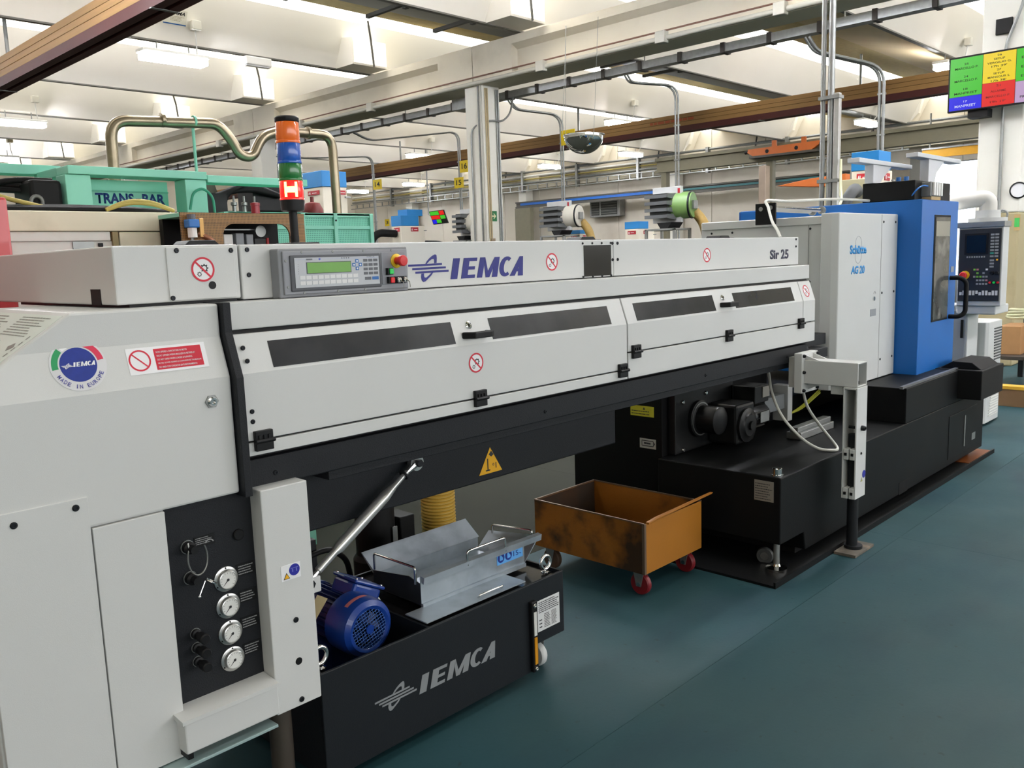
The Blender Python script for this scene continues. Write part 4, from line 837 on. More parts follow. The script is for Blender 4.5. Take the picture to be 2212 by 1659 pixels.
for k in range(12):
    a=2*math.pi*k/12; e=Vector((0,math.cos(a),math.sin(a))); MB().plate([Vector((4.36,2.4,.61))+e*.064,Vector((4.52,2.4,.61))+e*.064,Vector((4.52,2.4,.61))+e*.073,Vector((4.36,2.4,.61))+e*.073],Vector((0,-e.z,e.y)),.003).build('fin',m_cast,GM)
MB().box(4.40,4.5,2.325,2.329,.58,.64).build('rating_plate',m_galv,GM); MB().box(4.36,4.52,2.34,2.48,.69,.79).build('terminal_box',m_cast,GM,bevel=.005); MB().box(4.44,4.52,2.335,2.34,.72,.78).build('box_label',MATS['plate_steel'],GM)
for p in ((3.87,2.50,.76),(3.87,2.50,.50),(4.1,2.50,.78)): bolt(p,.012,GM,'flange_bolt',m_chrome,h=.01)
MB().box(4.55,4.80,2.38,2.44,.60,.69).build('junction_box',M('box_metal',(120,124,126),.4,.4),GM,bevel=.003); MB().box(4.80,4.86,2.36,2.46,.52,.74).build('connector_block',M('connector_white',(170,172,170),.5),GM,bevel=.004)
for k in range(3): MB().tube(bend([(4.84,2.37,.56),(4.92,2.33,.58+.01*k),(5.0,2.25,.68+.012*k)],.05),.004,6).build('earth_wire',M('wire_yellow_green',(176,176,60),.5),GM,smooth=60)
MB().tube(bend([(4.55,2.39,.68),(4.55,2.36,.72),(4.53,2.36,.77)],.02),.004,6).build('earth_wire',MATS['wire_yellow_green'],GM)
tag(MB().box(4.52,4.95,2.14,2.23,.481,.522).box(4.52,4.95,2.16,2.21,.522,.55).build('guide_rail',m_galv,None,bevel=.004),'short grey metal guide rail lying on the lathe base','rail')
# grey covers
side=MB().box(5.0,5.86,2.19,3.08,.92,1.738).build('side_cover',m_lgy,LT,bevel=.008)
MB().box(4.992,5.001,2.2,3.07,1.688,1.735).build('cover_top_rail',m_lgy,side,bevel=.003)
for y_,z_ in ((2.33,1.665),(2.22,1.665),(2.33,1.35),(2.22,1.35),(2.24,1.05),(2.85,1.665),(3.0,1.665)): bolt((5.0,y_,z_),.007,side,d=NX)
MB().box(4.997,5.001,2.338,2.342,1.0,1.685).build('cover_seam',M('seam_grey',(150,152,150),.6),side)
fp=MB().prism([(4.965,2.185),(4.985,2.147),(5.895,2.147),(5.895,2.25),(4.965,2.25)],'z',.70,1.75).build('front_cover',m_lgy,LT,bevel=.006)
MB().box(5.62,5.623,2.1455,2.148,.70,1.745).build('cover_seam',MATS['seam_grey'],fp)
for x_ in (5.65,5.85):
    for z_ in (1.70,1.25,.82): bolt((x_,2.147,z_),.008,fp)
m_sch=M('logo_blue',(34,138,206),.5)
text('Schütte',(5.14,2.147,1.505),XA,ZA,.245,.055,m_sch,fp,bold=.045); text('AG 20',(5.16,2.147,1.385),XA,ZA,.205,.05,m_sch,fp,bold=.04,shear=.1)
MB().ring((5.265,2.1468,1.565),XA,ZA,.045,.048,-15,195,n=20,t=.0006).build('logo_arc',M('logo_grey',(150,156,160),.5),fp); MB().ring((5.265,2.1468,1.495),XA,ZA,.045,.048,165,375,n=20,t=.0006).build('logo_arc',MATS['logo_grey'],fp)
MB().lathe([(.014,0),(.014,.006),(.0001,.006)],(5.52,2.147,1.22),NY,16).build('cover_lock',m_chrome,fp); MB().ring((5.535,2.1465,1.25),XA,ZA,.012,.016,0,180,n=12,t=.001).build('lock_ring',m_galv,fp); MB().box(5.47,5.56,2.1455,2.148,1.11,1.155).build('small_plate',M('plate_grey',(140,144,148),.5),fp)
# blue cabin
MB().box(5.9,6.62,2.0,3.3,.66,1.838).build('blue_cabin',m_lbl,LT,bevel=.006)
MB().box(5.92,6.62,3.31,3.32,1.5,1.835).build('blue_rear',m_lbl,LT,bevel=.006)
wn=MB().box(6.135,6.455,1.996,2.004,1.025,1.742).build('window_gasket',m_rubber,LT,bevel=.006)
MB().box(6.15,6.44,1.993,1.997,1.04,1.727).build('cabin_window',M('machine_glass',(86,86,84),.08,noise=.35,scale=9,stain=(170,168,160),sscale=5,sthr=.55,samt=.7),wn)
MB().box(6.16,6.43,1.9915,1.993,1.60,1.70).build('interior_glimpse',M('glimpse_beige',(150,146,132),.3),wn)
MB().tube(bend([(6.50,2.0,1.31),(6.50,1.93,1.31),(6.52,1.90,1.28),(6.52,1.90,1.07),(6.50,1.93,1.04),(6.50,2.0,1.04)],.03),.016,10).build('door_handle',m_rubber,LT,smooth=60)
MB().box(6.50,6.56,1.997,2.001,1.35,1.39).build('door_label',MATS['plate_grey'],LT)
bx=MB().box(5.93,6.62,2.06,2.40,1.839,1.965).build('roof_box',m_lgb,LT,bevel=.004)
vb=MB().box(6.05,6.25,2.0,2.10,1.86,1.955).build('valve_block',m_galv,LT,bevel=.004)
for k in range(4): MB().box(6.07+.045*k,6.10+.045*k,1.985,2.0,1.865,1.95).build('valve',m_white,vb,bevel=.002)
MB().lathe([(.01,0),(.01,.03),(.02,.04),(.02,.06),(.0001,.062)],(6.25,2.04,1.90),XA,16).build('red_knob',M('knob_brown',(120,84,80),.5),vb,smooth=35)
MB().box(6.06,6.24,2.0,2.12,1.838,1.86).build('valve_foot',M('brass_plate',(190,160,110),.5),vb)
for y_ in (2.14,2.19): MB().cyl((6.0,y_,1.965),(6.0,y_,1.995),.016,n=10).build('air_fitting',MATS['hose_blue'],bx)
MB().tube(bend([(5.94,2.09,1.85),(5.92,2.05,1.90),(5.98,2.03,1.93),(6.06,2.02,1.925)],.04),.005,6).build('air_line',MATS['hose_blue'],bx,smooth=60)
# white loader brackets above the roof
def loader(xa,xb,y,z,zb):
    b=MB().box(xa,xb,y-.04,y+.04,z-.03,z).build('loader_arm',M('bracket_white',(206,208,212),.45,noise=.01),LT,bevel=.004)
    xm=xa+(xb-xa)*.34
    MB().prism([(xm-.06,z-.03),(xm-.06,zb),(xm+.06,zb),(xm+.10,z-.12),(xm+.26,z-.03)],'y',y-.03,y+.03).build('arm_post',MATS['bracket_white'],b,bevel=.004)
loader(5.66,6.6,2.355,2.118,1.966); loader(6.2,7.1,2.18,2.166,1.966)
# black bar-stop plate with two guide rods
bp_=MB().box(4.9,4.915,2.505,2.637,1.70,1.828).build('rod_plate',m_lgb,LT,bevel=.002)
for y_,z_ in ((2.535,1.80),(2.60,1.795)):
    MB().cyl((4.915,y_,z_),(5.62,y_,z_-.005),.014,n=14).build('guide_rod',m_chrome,LT,smooth=40)
    MB().ring((5.615,y_,z_-.005),YA,ZA,.013,.026,n=20,t=-.02).build('rod_bush',m_galv,LT)
    MB().lathe([(.013,0),(.013,.003),(.0001,.003)],(4.9,y_,z_),NX,14).build('rod_end',m_galv,bp_)
# grey drip plate with raised edge under the lathe
DP=thing('drip_plate',(5.2,2.6,0),'thin black drip plate on the floor under the lathe','plate')
MB().box(3.53,6.95,1.79,3.2,0,.012).build('plate',m_lgb,DP)
MB().box(3.53,6.95,1.785,1.795,0,.03).build('edge',m_lgb,DP); MB().box(6.45,6.95,1.80,2.0,.012,.016).build('rust_stain',M('rusty_oil',(130,70,30),.3,noise=.2,scale=6),DP)
# ================================================================== CNC PENDANT, COOLER
PN=thing('cnc_control_panel',(7.6,2.1,0),'black CNC control panel with screen, keys and red stop button','control panel')
pb_=MB().box(7.5,7.66,1.935,2.255,1.05,1.70).build('panel_housing',m_lgy,PN,bevel=.006)
MB().box(7.485,7.67,1.925,2.265,1.665,1.71).build('top_bar',m_galv,PN,bevel=.004)
pf=MB().box(7.488,7.501,1.945,2.245,1.09,1.655).build('panel_face',M('panel_black',(40,41,43),.4,noise=.04),PN,bevel=.003)
MB().box(7.484,7.489,2.035,2.205,1.455,1.62).build('screen_frame',m_black,pf); MB().box(7.482,7.485,2.05,2.19,1.47,1.605).build('screen',M('screen_dark',(16,20,20),.1),pf)
kk=M('key_light',(150,152,152),.5)
for r_k in range(8):
    for c_ in range(2):
        MB().box(7.485,7.489,1.962+c_*.032,1.988+c_*.032,1.60-r_k*.024,1.614-r_k*.024).build('key',M('key_green',(50,150,130),.5) if (r_k==6 and c_==1) else kk,pf)
for c_ in range(8): MB().box(7.485,7.489,2.055+c_*.0175,2.066+c_*.0175,1.43,1.443).build('key',kk,pf)
for r_k in range(3): MB().box(7.485,7.489,1.99,2.02,1.40-r_k*.024,1.414-r_k*.024).build('key',kk,pf)
MB().box(7.485,7.489,1.962,1.975,1.405,1.418).build('key',MATS['sign_yellow'],pf)
e_=MB().lathe([(.034,0),(.034,.006),(.0001,.006)],(7.488,2.195,1.295),NX,24).build('stop_disc',MATS['safety_yellow'],pf,smooth=30)
MB().lathe([(.018,.004),(.018,.03),(.026,.036),(.027,.055),(.022,.06),(.0001,.061)],(7.488,2.195,1.295),NX,24).build('stop_button',MATS['safety_red'],e_,smooth=40)
rk=random.Random(5)
for r_k in range(5):
    for c_ in range(5):
        if rk.random()<.75: MB().box(7.485,7.489,2.03+c_*.022,2.046+c_*.022,1.33-r_k*.028,1.344-r_k*.028).build('key',rk.choice([kk,kk,m_key,M('key_led_green',(120,190,70),.5),M('key_pink',(190,130,130),.5)]),pf)
for c_ in range(2): MB().lathe([(.015,0),(.013,.02),(.0001,.02)],(7.488,1.965+c_*.035,1.31),NX,14).build('selector',m_black,pf,smooth=35)
for c_,mm in enumerate(('safety_red','button_green','safety_red')): MB().lathe([(.009,0),(.009,.012),(.0001,.012)],(7.488,1.955+c_*.028,1.235),NX,12).build('push_button',MATS[mm],pf)
for c_ in range(12): MB().box(7.483,7.489,1.955+c_*.0235,1.972+c_*.0235,1.135+rk.choice([0,0,.012]),1.16+rk.choice([0,.012])).build('key',m_key,pf)
MB().tube([(7.485,2.185,1.10),(7.47,2.18,1.06),(7.47,2.18,1.03)],.004,6).build('hanging_key',m_galv,pf)
MB().box(7.6,7.88,2.19,2.40,.0,1.05).build('pedestal',m_lgy,PN,bevel=.01); MB().box(7.592,7.601,2.21,2.38,.50,1.0).build('pedestal_panel',M('panel_midgrey',(150,154,156),.5),PN)
MB().box(7.578,7.594,2.22,2.24,.78,.93).build('pedestal_handle',m_rubber,PN,bevel=.004)
MB().box(7.52,7.88,1.97,2.26,.98,1.05).build('pedestal_neck',m_lgy,PN,bevel=.01)
MB().cyl((7.68,2.10,1.71),(7.68,2.10,1.74),.14,n=28).cyl((7.68,2.10,1.74),(7.68,2.10,1.80),.09,n=28).build('swivel',m_lgy,PN,smooth=35)
MB().tube(bend([(7.68,2.10,1.78),(7.68,2.10,1.90),(7.55,2.35,1.87),(7.2,2.95,1.82)],.10,6),.065,16).build('swivel_arm',M('arm_white',(206,204,196),.5),PN,smooth=60)
MB().tube([Vector((7.70,2.0,1.76))+Vector((0,.035*math.cos(t),.035*math.sin(t))) for t in [2*math.pi*k/16 for k in range(16)]],.008,8,closed=True).build('lifting_eye',m_galv,PN,smooth=60)
MB().box(7.44,7.52,2.28,2.36,1.73,1.84).build('work_light',M('work_lamp',(255,255,255),.4,emit=(255,255,255),es=5),PN,bevel=.02)
AC=thing('cooling_unit',(8.12,2.26,0),'white upright cooling unit with slotted vents beside the control panel','cooling unit')
MB().prism([(7.9,2.14),(7.93,2.12),(8.30,2.12),(8.36,2.16),(8.36,2.45),(7.9,2.45)],'z',.40,.885).build('upper_body',m_lgy,AC,bevel=.006)
MB().prism([(7.9,2.13),(7.93,2.11),(8.30,2.11),(8.36,2.15),(8.36,2.45),(7.9,2.45)],'z',.30,.40).build('dark_band',M('band_grey',(80,84,88),.5),AC,bevel=.003)
MB().prism([(7.9,2.14),(7.93,2.12),(8.30,2.12),(8.36,2.16),(8.36,2.45),(7.9,2.45)],'z',.02,.30).build('lower_body',m_lgy,AC,bevel=.006)
for k in range(12): MB().box(8.10-.002*k,8.29,2.114,2.122,.55+k*.024,.562+k*.024).build('vent_slot',M('slot_dark',(70,74,76),.6),AC)
for k in range(9): MB().box(8.05-.006*k,8.26,2.113,2.121,.25-k*.022,.258-k*.022).build('vent_slot',m_white,AC)
# ---- loose white cables
m_cab=M('white_cable',(206,206,198),.5)
def cable(pts,r,label,mat=None,rr=.2):
    return tag(MB().tube(bend(pts,rr,8),r,8).build('cable',mat or m_cab,None,smooth=70),label,'cable')
def scable(pts,r,label): return tag(MB().tube(spline(pts),r,8).build('cable',m_cab,None,smooth=70),label,'cable')
scable([(4.30,2.24,.925),(4.288,2.22,.876),(4.21,2.16,.79),(4.169,2.08,.679),(4.219,2.0,.568),(4.30,1.945,.502),(4.35,1.89,.489),(4.40,1.88,.489),(4.43,1.92,.52),(4.36,1.96,.612),(4.296,2.0,.717),(4.30,2.03,.80)],.008,'white cable looping down onto the lathe base from the feeder nose')
scable([(4.563,2.3,1.613),(4.62,2.35,1.66),(4.696,2.42,1.711),(4.80,2.50,1.80),(4.88,2.55,1.842),(5.14,2.55,1.845),(5.42,2.5,1.856),(5.62,2.42,1.86),(5.92,2.35,1.852)],.0085,'white cable draped over the black plate to the lathe roof')
scable([(4.48,2.12,1.35),(4.53,2.14,1.2),(4.55,2.17,1.08),(4.53,2.2,1.04)],.0085,'short white cable hanging at the feeder end')
# ================================================================== MACHINES BEHIND THE FEEDER
m_teal=M('machine_teal',(134,208,184),.5,noise=.03,scale=4,stain=(88,160,138),sscale=2,sthr=.58,samt=.4)
m_creamm=M('machine_cream',(226,220,194),.55,noise=.03,scale=4,stain=(176,168,140),sscale=3,sthr=.56,samt=.5)
m_offw=M('machine_offwhite',(222,222,214),.55,noise=.04,scale=5,stain=(178,172,150),sscale=5,sthr=.55,samt=.5)
GR=thing('transfer_machine',(2.4,5.4,0),'mint green machine frame with blue lettering behind the feeder','machine')
MB().box(1.765,2.556,4.985,5.16,2.082,2.127).build('top_beam',m_teal,GR,bevel=.004); MB().box(2.56,3.26,4.99,5.14,2.066,2.11).build('top_beam',m_teal,GR,bevel=.004)
MB().box(1.765,1.90,5.162,5.52,2.082,2.130).build('side_beam',m_teal,GR,bevel=.004); MB().box(.9,1.90,5.47,5.6,2.12,2.175).build('rear_beam',m_teal,GR,bevel=.004)
MB().box(1.752,1.885,5.0,5.14,1.3,2.08).build('upright',m_teal,GR,bevel=.004); MB().box(2.422,2.556,5.0,5.14,1.3,2.08).build('upright',m_teal,GR,bevel=.004)
MB().box(1.4,1.62,5.8,5.95,1.3,2.06).build('upright',m_teal,GR,bevel=.004); MB().box(.9,1.45,5.75,5.8,1.9,2.05).build('rear_plate',m_teal,GR)
rp=MB().box(1.885,2.422,5.24,5.28,1.3,2.082).build('recess_panel',m_teal,GR)
MB().box(1.885,2.422,5.23,5.242,2.015,2.022).build('panel_fold',M('teal_fold',(98,178,152),.5),rp)
m_lb=M('lettering_blue',(24,52,120),.5); text('TRANS',(1.99,5.24,1.946),XA,ZA,.222,.062,m_lb,rp,bold=.035); text('BAR',(2.262,5.24,1.946),XA,ZA,.138,.062,m_lb,rp,bold=.035); MB().box(2.222,2.252,5.238,5.2405,1.968,1.98).build('hyphen',m_lb,rp)
MB().box(.9,2.53,4.95,6.3,0,1.3).build('machine_bed',m_teal,GR)
MB().tube(bend([(2.42,4.96,1.90),(2.44,4.95,2.0),(2.50,4.94,2.03),(2.56,4.94,1.98),(2.56,4.93,1.86)],.05),.008,8).build('green_hose',M('hose_green',(40,140,110),.5),GR,smooth=60)
for k,(a,b,c) in enumerate((((1.0,5.55,2.10),(1.4,5.3,2.04),(1.74,5.12,2.02)),((1.0,5.5,2.09),(1.35,5.3,2.02),(1.72,5.12,1.99)),((1.2,5.3,1.92),(1.5,5.2,2.06),(1.72,5.1,2.05)))):
    MB().tube(bend([a,b,c],.25),.016,8).build('black_hose',m_rubber,GR,smooth=60)
MB().box(1.58,1.74,5.02,5.3,1.75,2.05).build('hose_junction',m_rubber,GR,bevel=.02)
MB().tube([(1.38,5.12,2.04),(1.375,5.1,1.90)],.010,6).build('orange_strap',M('strap_orange',(224,90,50),.6),GR)
MB().cyl((1.44,5.2,1.88),(1.44,5.2,1.97),.05,n=16).build('blue_motor',M('small_blue',(20,84,150),.5),GR)
MB().tube([Vector((1.60,5.0,1.93))+Vector((.028*math.cos(t),0,.03*math.sin(t))) for t in [2*math.pi*k/16 for k in range(16)]],.010,8,closed=True).build('lifting_ring',M('ring_grey',(110,112,110),.5,.4),GR,smooth=60)
tag(MB().tube(bend([(2.165,5.4,1.32),(2.18,5.4,2.45),(2.87,5.4,2.49),(2.96,5.4,2.40),(3.02,5.4,2.29),(3.11,5.4,2.29),(3.19,5.4,2.43),(3.32,5.4,2.475),(3.76,5.4,2.485),(3.775,5.4,1.32)],.11,7),.034,16).build('exhaust_pipe',M('pipe_bronze',(150,138,116),.32,.85,noise=.12,scale=14,stain=(96,84,66),sscale=8,sthr=.55,samt=.5),None,smooth=70),'bent bronze coloured exhaust pipe arching over the green frame','pipe')
for x_ in (2.50,3.56): tag(MB().lathe([(.034,-.012),(.044,-.010),(.044,.010),(.034,.012)],(x_,5.4,2.478 if x_<3 else 2.482),XA,24).build('pipe_flange',MATS['pipe_bronze'],bpy.data.objects['exhaust_pipe'],smooth=35))
MB().lathe([(.035,-.008),(.038,-.006),(.038,.006),(.035,.008)],(2.71,5.4,2.487),XA,20).build('pipe_clip',m_teal,bpy.data.objects['exhaust_pipe'])
MB().cyl((2.71,5.42,1.32),(2.71,5.42,2.45),.010,n=8).build('stay_rod',m_teal,bpy.data.objects['exhaust_pipe'])
# cream cabinet and parts in front of the frame
CR=thing('cream_machine_cabinet',(1.6,4.6,0),'scratched cream machine cabinet between the feeder and the green frame','machine')
MB().box(.9,2.058,4.3,4.9,1.745,1.838).build('upper_cover',m_creamm,CR,bevel=.006); MB().box(.9,1.69,4.31,4.85,1.70,1.744).build('middle_rail',m_offw,CR,bevel=.004); MB().box(.9,2.16,4.32,4.85,0,1.70).build('cabinet',m_offw,CR,bevel=.004)
MB().box(1.73,2.165,4.305,4.85,1.60,1.742).build('side_cover',m_creamm,CR,bevel=.004); MB().box(1.696,1.722,4.30,4.34,1.62,1.743).build('cover_post',M('post_tan',(150,136,96),.6),CR)
MB().box(1.515,1.61,4.312,4.322,1.60,1.697).build('steel_flap',m_galv,CR); MB().box(1.63,1.652,4.308,4.321,1.672,1.690).build('sensor',m_black,CR,bevel=.003)
m_hosey=M('hose_oily_yellow',(176,160,84),.5)
hs=thing('hose_bundle',(1.7,4.4,1.838),'black and yellowish hose bundle lying on the cream cabinet','hose')
for k in range(4): MB().tube(bend([(.95,4.45+.03*k,1.855),(1.3,4.40+.03*k,1.850+.005*k),(1.55,4.38+.03*k,1.852+.006*k),(1.9,4.38+.03*k,1.852+.004*k),(2.05,4.45+.03*k,1.852)],.3),.012,8).build('hose',m_rubber,hs,smooth=60)
for k in range(2): MB().tube(bend([(1.70,4.36,1.85),(1.80,4.35,1.885+.01*k),(1.92,4.35,1.885+.01*k),(2.04,4.36,1.85)],.2),.010,8).build('yellow_hose',m_hosey,hs,smooth=60)
MB().tube([(1.2,4.5,1.94),(1.32,4.48,1.90),(1.45,4.46,1.865)],.011,8).build('yellow_hose',m_hosey,hs,smooth=60)
tag(MB().box(-.4,.992,3.4,4.0,0,1.823).build('red_cabinet',M('cabinet_red',(200,70,74),.3,noise=.04,scale=3,coat=.3),None,bevel=.01),'glossy red cabinet at the left edge behind the feeder','cabinet')
# brown perforated guard
def perforated(name,col,dark,sc):
    m=bpy.data.materials.new(name); m.use_nodes=True; nt=m.node_tree; N=nt.nodes; L=nt.links; b=N['Principled BSDF']
    tc=N.new('ShaderNodeTexCoord'); mp=N.new('ShaderNodeMapping'); mp.inputs['Scale'].default_value=(sc,sc,sc); L.new(tc.outputs['Object'],mp.inputs[0])
    sx=N.new('ShaderNodeSeparateXYZ'); L.new(mp.outputs[0],sx.inputs[0])
    def fr(o):
        a=N.new('ShaderNodeMath'); a.operation='FRACT'; L.new(o,a.inputs[0]); q=N.new('ShaderNodeMath'); q.operation='SUBTRACT'; q.inputs[1].default_value=.5; L.new(a.outputs[0],q.inputs[0]); e=N.new('ShaderNodeMath'); e.operation='MULTIPLY'; L.new(q.outputs[0],e.inputs[0]); L.new(q.outputs[0],e.inputs[1]); return e.outputs[0]
    ad=N.new('ShaderNodeMath'); ad.operation='ADD'; L.new(fr(sx.outputs[0]),ad.inputs[0]); L.new(fr(sx.outputs[2]),ad.inputs[1])
    lt=N.new('ShaderNodeMath'); lt.operation='LESS_THAN'; lt.inputs[1].default_value=.09; L.new(ad.outputs[0],lt.inputs[0])
    mx=N.new('ShaderNodeMix'); mx.data_type='RGBA'; L.new(lt.outputs[0],mx.inputs[0]); mx.inputs[6].default_value=(*lin(col),1); mx.inputs[7].default_value=(*lin(dark),1)
    L.new(mx.outputs[2],b.inputs['Base Color']); b.inputs['Roughness'].default_value=.5; return m
m_perf=perforated('brown_perforated',(150,110,58),(74,50,26),130); m_perft=perforated('teal_perforated',(116,200,172),(74,150,128),75)
BG=thing('brown_guard',(2.25,4.0,1.2),'brown perforated guard panel with a rounded opening','guard')
MB().box(1.90,2.577,4.0,4.012,1.768,1.82).build('top_strip',m_perf,BG); MB().box(1.90,2.11,4.0,4.012,1.2,1.767).build('side_strip',m_perf,BG); MB().box(2.487,2.577,4.0,4.012,1.2,1.767).build('side_strip',m_perf,BG)
for xc,sg in ((2.11,1),(2.487,-1)):
    R_=.06; cx=xc+sg*R_; cz=1.767-R_
    MB().prism([(xc,1.767)]+[(cx-sg*R_*math.cos(a),cz+R_*math.sin(a)) for a in [math.pi/2*(1-k/6) for k in range(7)]],'y',4.0,4.012).build('corner_fillet',m_perf,BG)
MB().box(1.92,2.56,4.24,4.28,1.2,1.80).build('back_plate',m_rubber,BG); MB().box(1.90,2.577,4.013,4.24,1.80,1.818).build('cover',m_teal,BG)
for x_,w_,z0_,z1_,mm in ((2.19,.05,1.66,1.72,'white_plastic'),(2.255,.045,1.66,1.725,'plate_grey'),(2.31,.04,1.65,1.72,'plate_grey'),(2.37,.07,1.60,1.70,'cast_black')): MB().box(x_-w_/2,x_+w_/2,4.1,4.16,z0_,z1_).build('valve',MATS[mm],BG,bevel=.004)
MB().lathe([(.03,0),(.03,.012),(.0001,.012)],(2.38,4.12,1.735),NY,20).build('dial',m_galv,BG); MB().box(2.17,2.4,4.14,4.15,1.742,1.748).build('rail',m_galv,BG)
MB().cyl((2.41,4.1,1.62),(2.41,4.1,1.70),.008,n=8).build('red_lever',M('lever_red',(170,30,36),.5),BG)
MB().lathe([(.022,0),(.022,.04),(.024,.042),(.024,.055),(.0001,.06)],(2.325,4.05,1.82),ZA,20).build('red_beacon',M('beacon_red',(150,24,40),.3),BG,smooth=35)
MB().box(1.95,2.02,4.05,4.25,0,1.2).box(2.48,2.55,4.05,4.25,0,1.2).build('guard_legs',m_teal,BG)
RG=thing('air_regulator',(1.95,3.95,1.2),'small blue air regulator with clear bowl on the brown guard','regulator')
MB().box(1.91,1.965,3.94,3.995,1.745,1.785).build('blue_body',M('reg_blue',(32,110,186),.4),RG,bevel=.006); MB().cyl((1.937,3.967,1.785),(1.937,3.967,1.808),.02,n=14).build('knob',m_keyg,RG); MB().cyl((1.937,3.967,1.70),(1.937,3.967,1.745),.022,n=14).build('bowl',m_white,RG); MB().box(1.968,1.99,3.95,3.99,1.70,1.79).build('brass_port',M('brass',(180,140,84),.4,.6),RG,bevel=.003)
MB().tube(bend([(1.965,3.97,1.72),(2.02,3.95,1.69),(2.05,3.97,1.66)],.03),.014,8).build('copper_elbow',M('copper',(140,92,66),.45,.5),RG,smooth=60); MB().cyl((1.937,3.975,1.2),(1.937,3.975,1.70),.008,n=6).build('stem',m_galv,RG)
# teal mesh guard
TM=thing('teal_mesh_guard',(3.2,4.9,0),'mint green mesh guard doors right of the signal tower','guard')
for z_ in (1.2,1.79,1.868): MB().box(2.55,3.635,4.80,4.83,z_-.012,z_+.012).build('frame_rail',m_teal,TM,bevel=.002)
for x_ in (2.56,3.085,3.33,3.62): MB().box(x_-.014,x_+.014,4.795,4.835,0,1.88).build('frame_post',m_teal,TM,bevel=.002)
for a,b in ((2.57,3.07),(3.10,3.316),(3.345,3.606)):
    for z0_,z1_ in ((1.22,1.778),(1.802,1.856)): MB().box(a,b,4.81,4.815,z0_,z1_).build('mesh_panel',m_perft,TM)
MB().prism([(2.56,4.80),(3.635,4.80),(3.68,5.3),(2.56,5.3)],'z',1.868,1.882).build('guard_top',m_perft,TM); MB().cyl((3.33,4.79,1.835),(3.33,4.80,1.835),.006,n=10).build('knob',m_black,TM)
# dark hydraulic unit with hoses behind the tower
HU=thing('hydraulic_unit',(3.1,5.9,0),'dark hydraulic unit with thick black hoses behind the signal tower','machine')
MB().box(2.75,3.7,5.7,6.3,0,1.95).build('unit_body',m_rubber,HU,bevel=.01); MB().box(2.72,2.95,5.5,5.7,1.88,2.05).build('dark_box',m_black,HU); MB().box(3.25,3.55,5.68,5.9,1.95,2.16).build('control_box',m_black,HU,bevel=.005)
for k in range(4): MB().tube(bend([(2.82+.05*k,5.62,1.90),(2.84+.05*k,5.6,2.0+.02*k),(3.0+.04*k,5.6,2.07+.015*k),(3.2,5.62,2.10+.01*k),(3.45,5.66,2.06)],.15),.022,10).build('hose',m_rubber,HU,smooth=60)
for k in range(4): MB().lathe([(.014,0),(.014,.05),(.022,.055),(.022,.075),(.008,.08),(.008,.12)],(3.0+.08*k,5.65,1.93),ZA,12).build('fitting',m_galv,HU,smooth=35)
MB().prism([(2.95,2.19),(3.12,2.19),(3.17,2.03),(2.99,2.03)],'y',6.0,6.05).build('dark_hood',M('hood_olive',(72,74,58),.6),HU)
tag(MB().lathe([(.0001,0),(.07,.01),(.085,.05),(.085,.10),(.06,.15),(.015,.16),(.015,.20),(.0001,.20)],(3.95,6.0,1.89),ZA,24).build('red_accumulator',M('tank_maroon',(120,40,40),.45),None,smooth=40),'small maroon pressure vessel on a stand beside the mist collector','tank')
tag(MB().box(3.85,4.05,5.9,6.1,0,1.889).build('vessel_stand',M('stand_grey',(90,94,94),.6,.3),None,bevel=.004),'grey stand under the maroon pressure vessel','stand')
# mist collectors: cream box with blue hood and red name plates
m_hood=M('hood_blue',(30,128,196),.45,noise=.02); m_mist=M('collector_cream',(232,224,206),.5,noise=.02,scale=3); m_plate=M('plate_red',(176,30,42),.45)
def mist(x0,x1,y0,y1,zb,z1,z2,label,wide=0,step=None):
    t=thing('mist_collector',((x0+x1)/2,(y0+y1)/2,0),label,'filter unit','blue hooded mist collectors')
    b=MB().box(x0,x1+wide,y0,y1,zb,z1).build('body',m_mist,t,bevel=.008)
    MB().box(x0+.02,x1+wide-.02,y0+.02,y1-.02,0,zb).build('lower_body',m_mist,t)
    h=MB().box(x0-.005,x1,y0-.005,y1+.005,z1,z2).build('blue_hood',m_hood,t,bevel=.005)
    if step: MB().box(x0+.25,x1+.2,y0+.1,y1+.1,z2,z2+step).build('upper_hood',m_hood,t,bevel=.005)
    hh=(z1-zb)*.1; w_=(x1-x0)*.42
    p=MB().box(x1-w_-.02,x1-.02,y0-.008,y0-.001,z1-.03-hh*1.2,z1-.03).build('name_plate',m_plate,t); text('AR',(x1-w_-.01,y0-.008,z1-.03-hh),XA,ZA,w_*.22,hh*.7,m_signw,p,bold=.03,t=.0005); lines((x1-w_+w_*.32,y0-.008,z1-.03-hh*.85),XA,ZA,w_*.55,hh*.4,1,m_signw,p,seed=8)
    wy=(y1-y0)*.6; p=MB().box(x0-.007,x0-.001,y0+.05,y0+.05+wy,z1-.03-hh*1.2,z1-.03).build('name_plate',m_plate,t); text('AR',(x0-.007,y0+.05+wy-.01,z1-.03-hh),NY,ZA,wy*.22,hh*.7,m_signw,p,bold=.03,t=.0005); lines((x0-.007,y0+.05+wy*.62,z1-.03-hh*.85),NY,ZA,wy*.5,hh*.4,1,m_signw,p,seed=8)
    MB().box(x1+wide-.03,x1+wide+.03,y0-.02,y0+.01,z1-.10,z1-.085).build('latch',m_galv,t)
    return t
mist(4.8,5.08,7.1,7.42,1.95,2.29,2.44,'mist collector with blue hood beside the bronze pipe')
t=mist(11,11.454,13.62,13.92,1.6,2.266,2.47,'mist collector with stepped blue hood left of the column',wide=.16,step=.13)
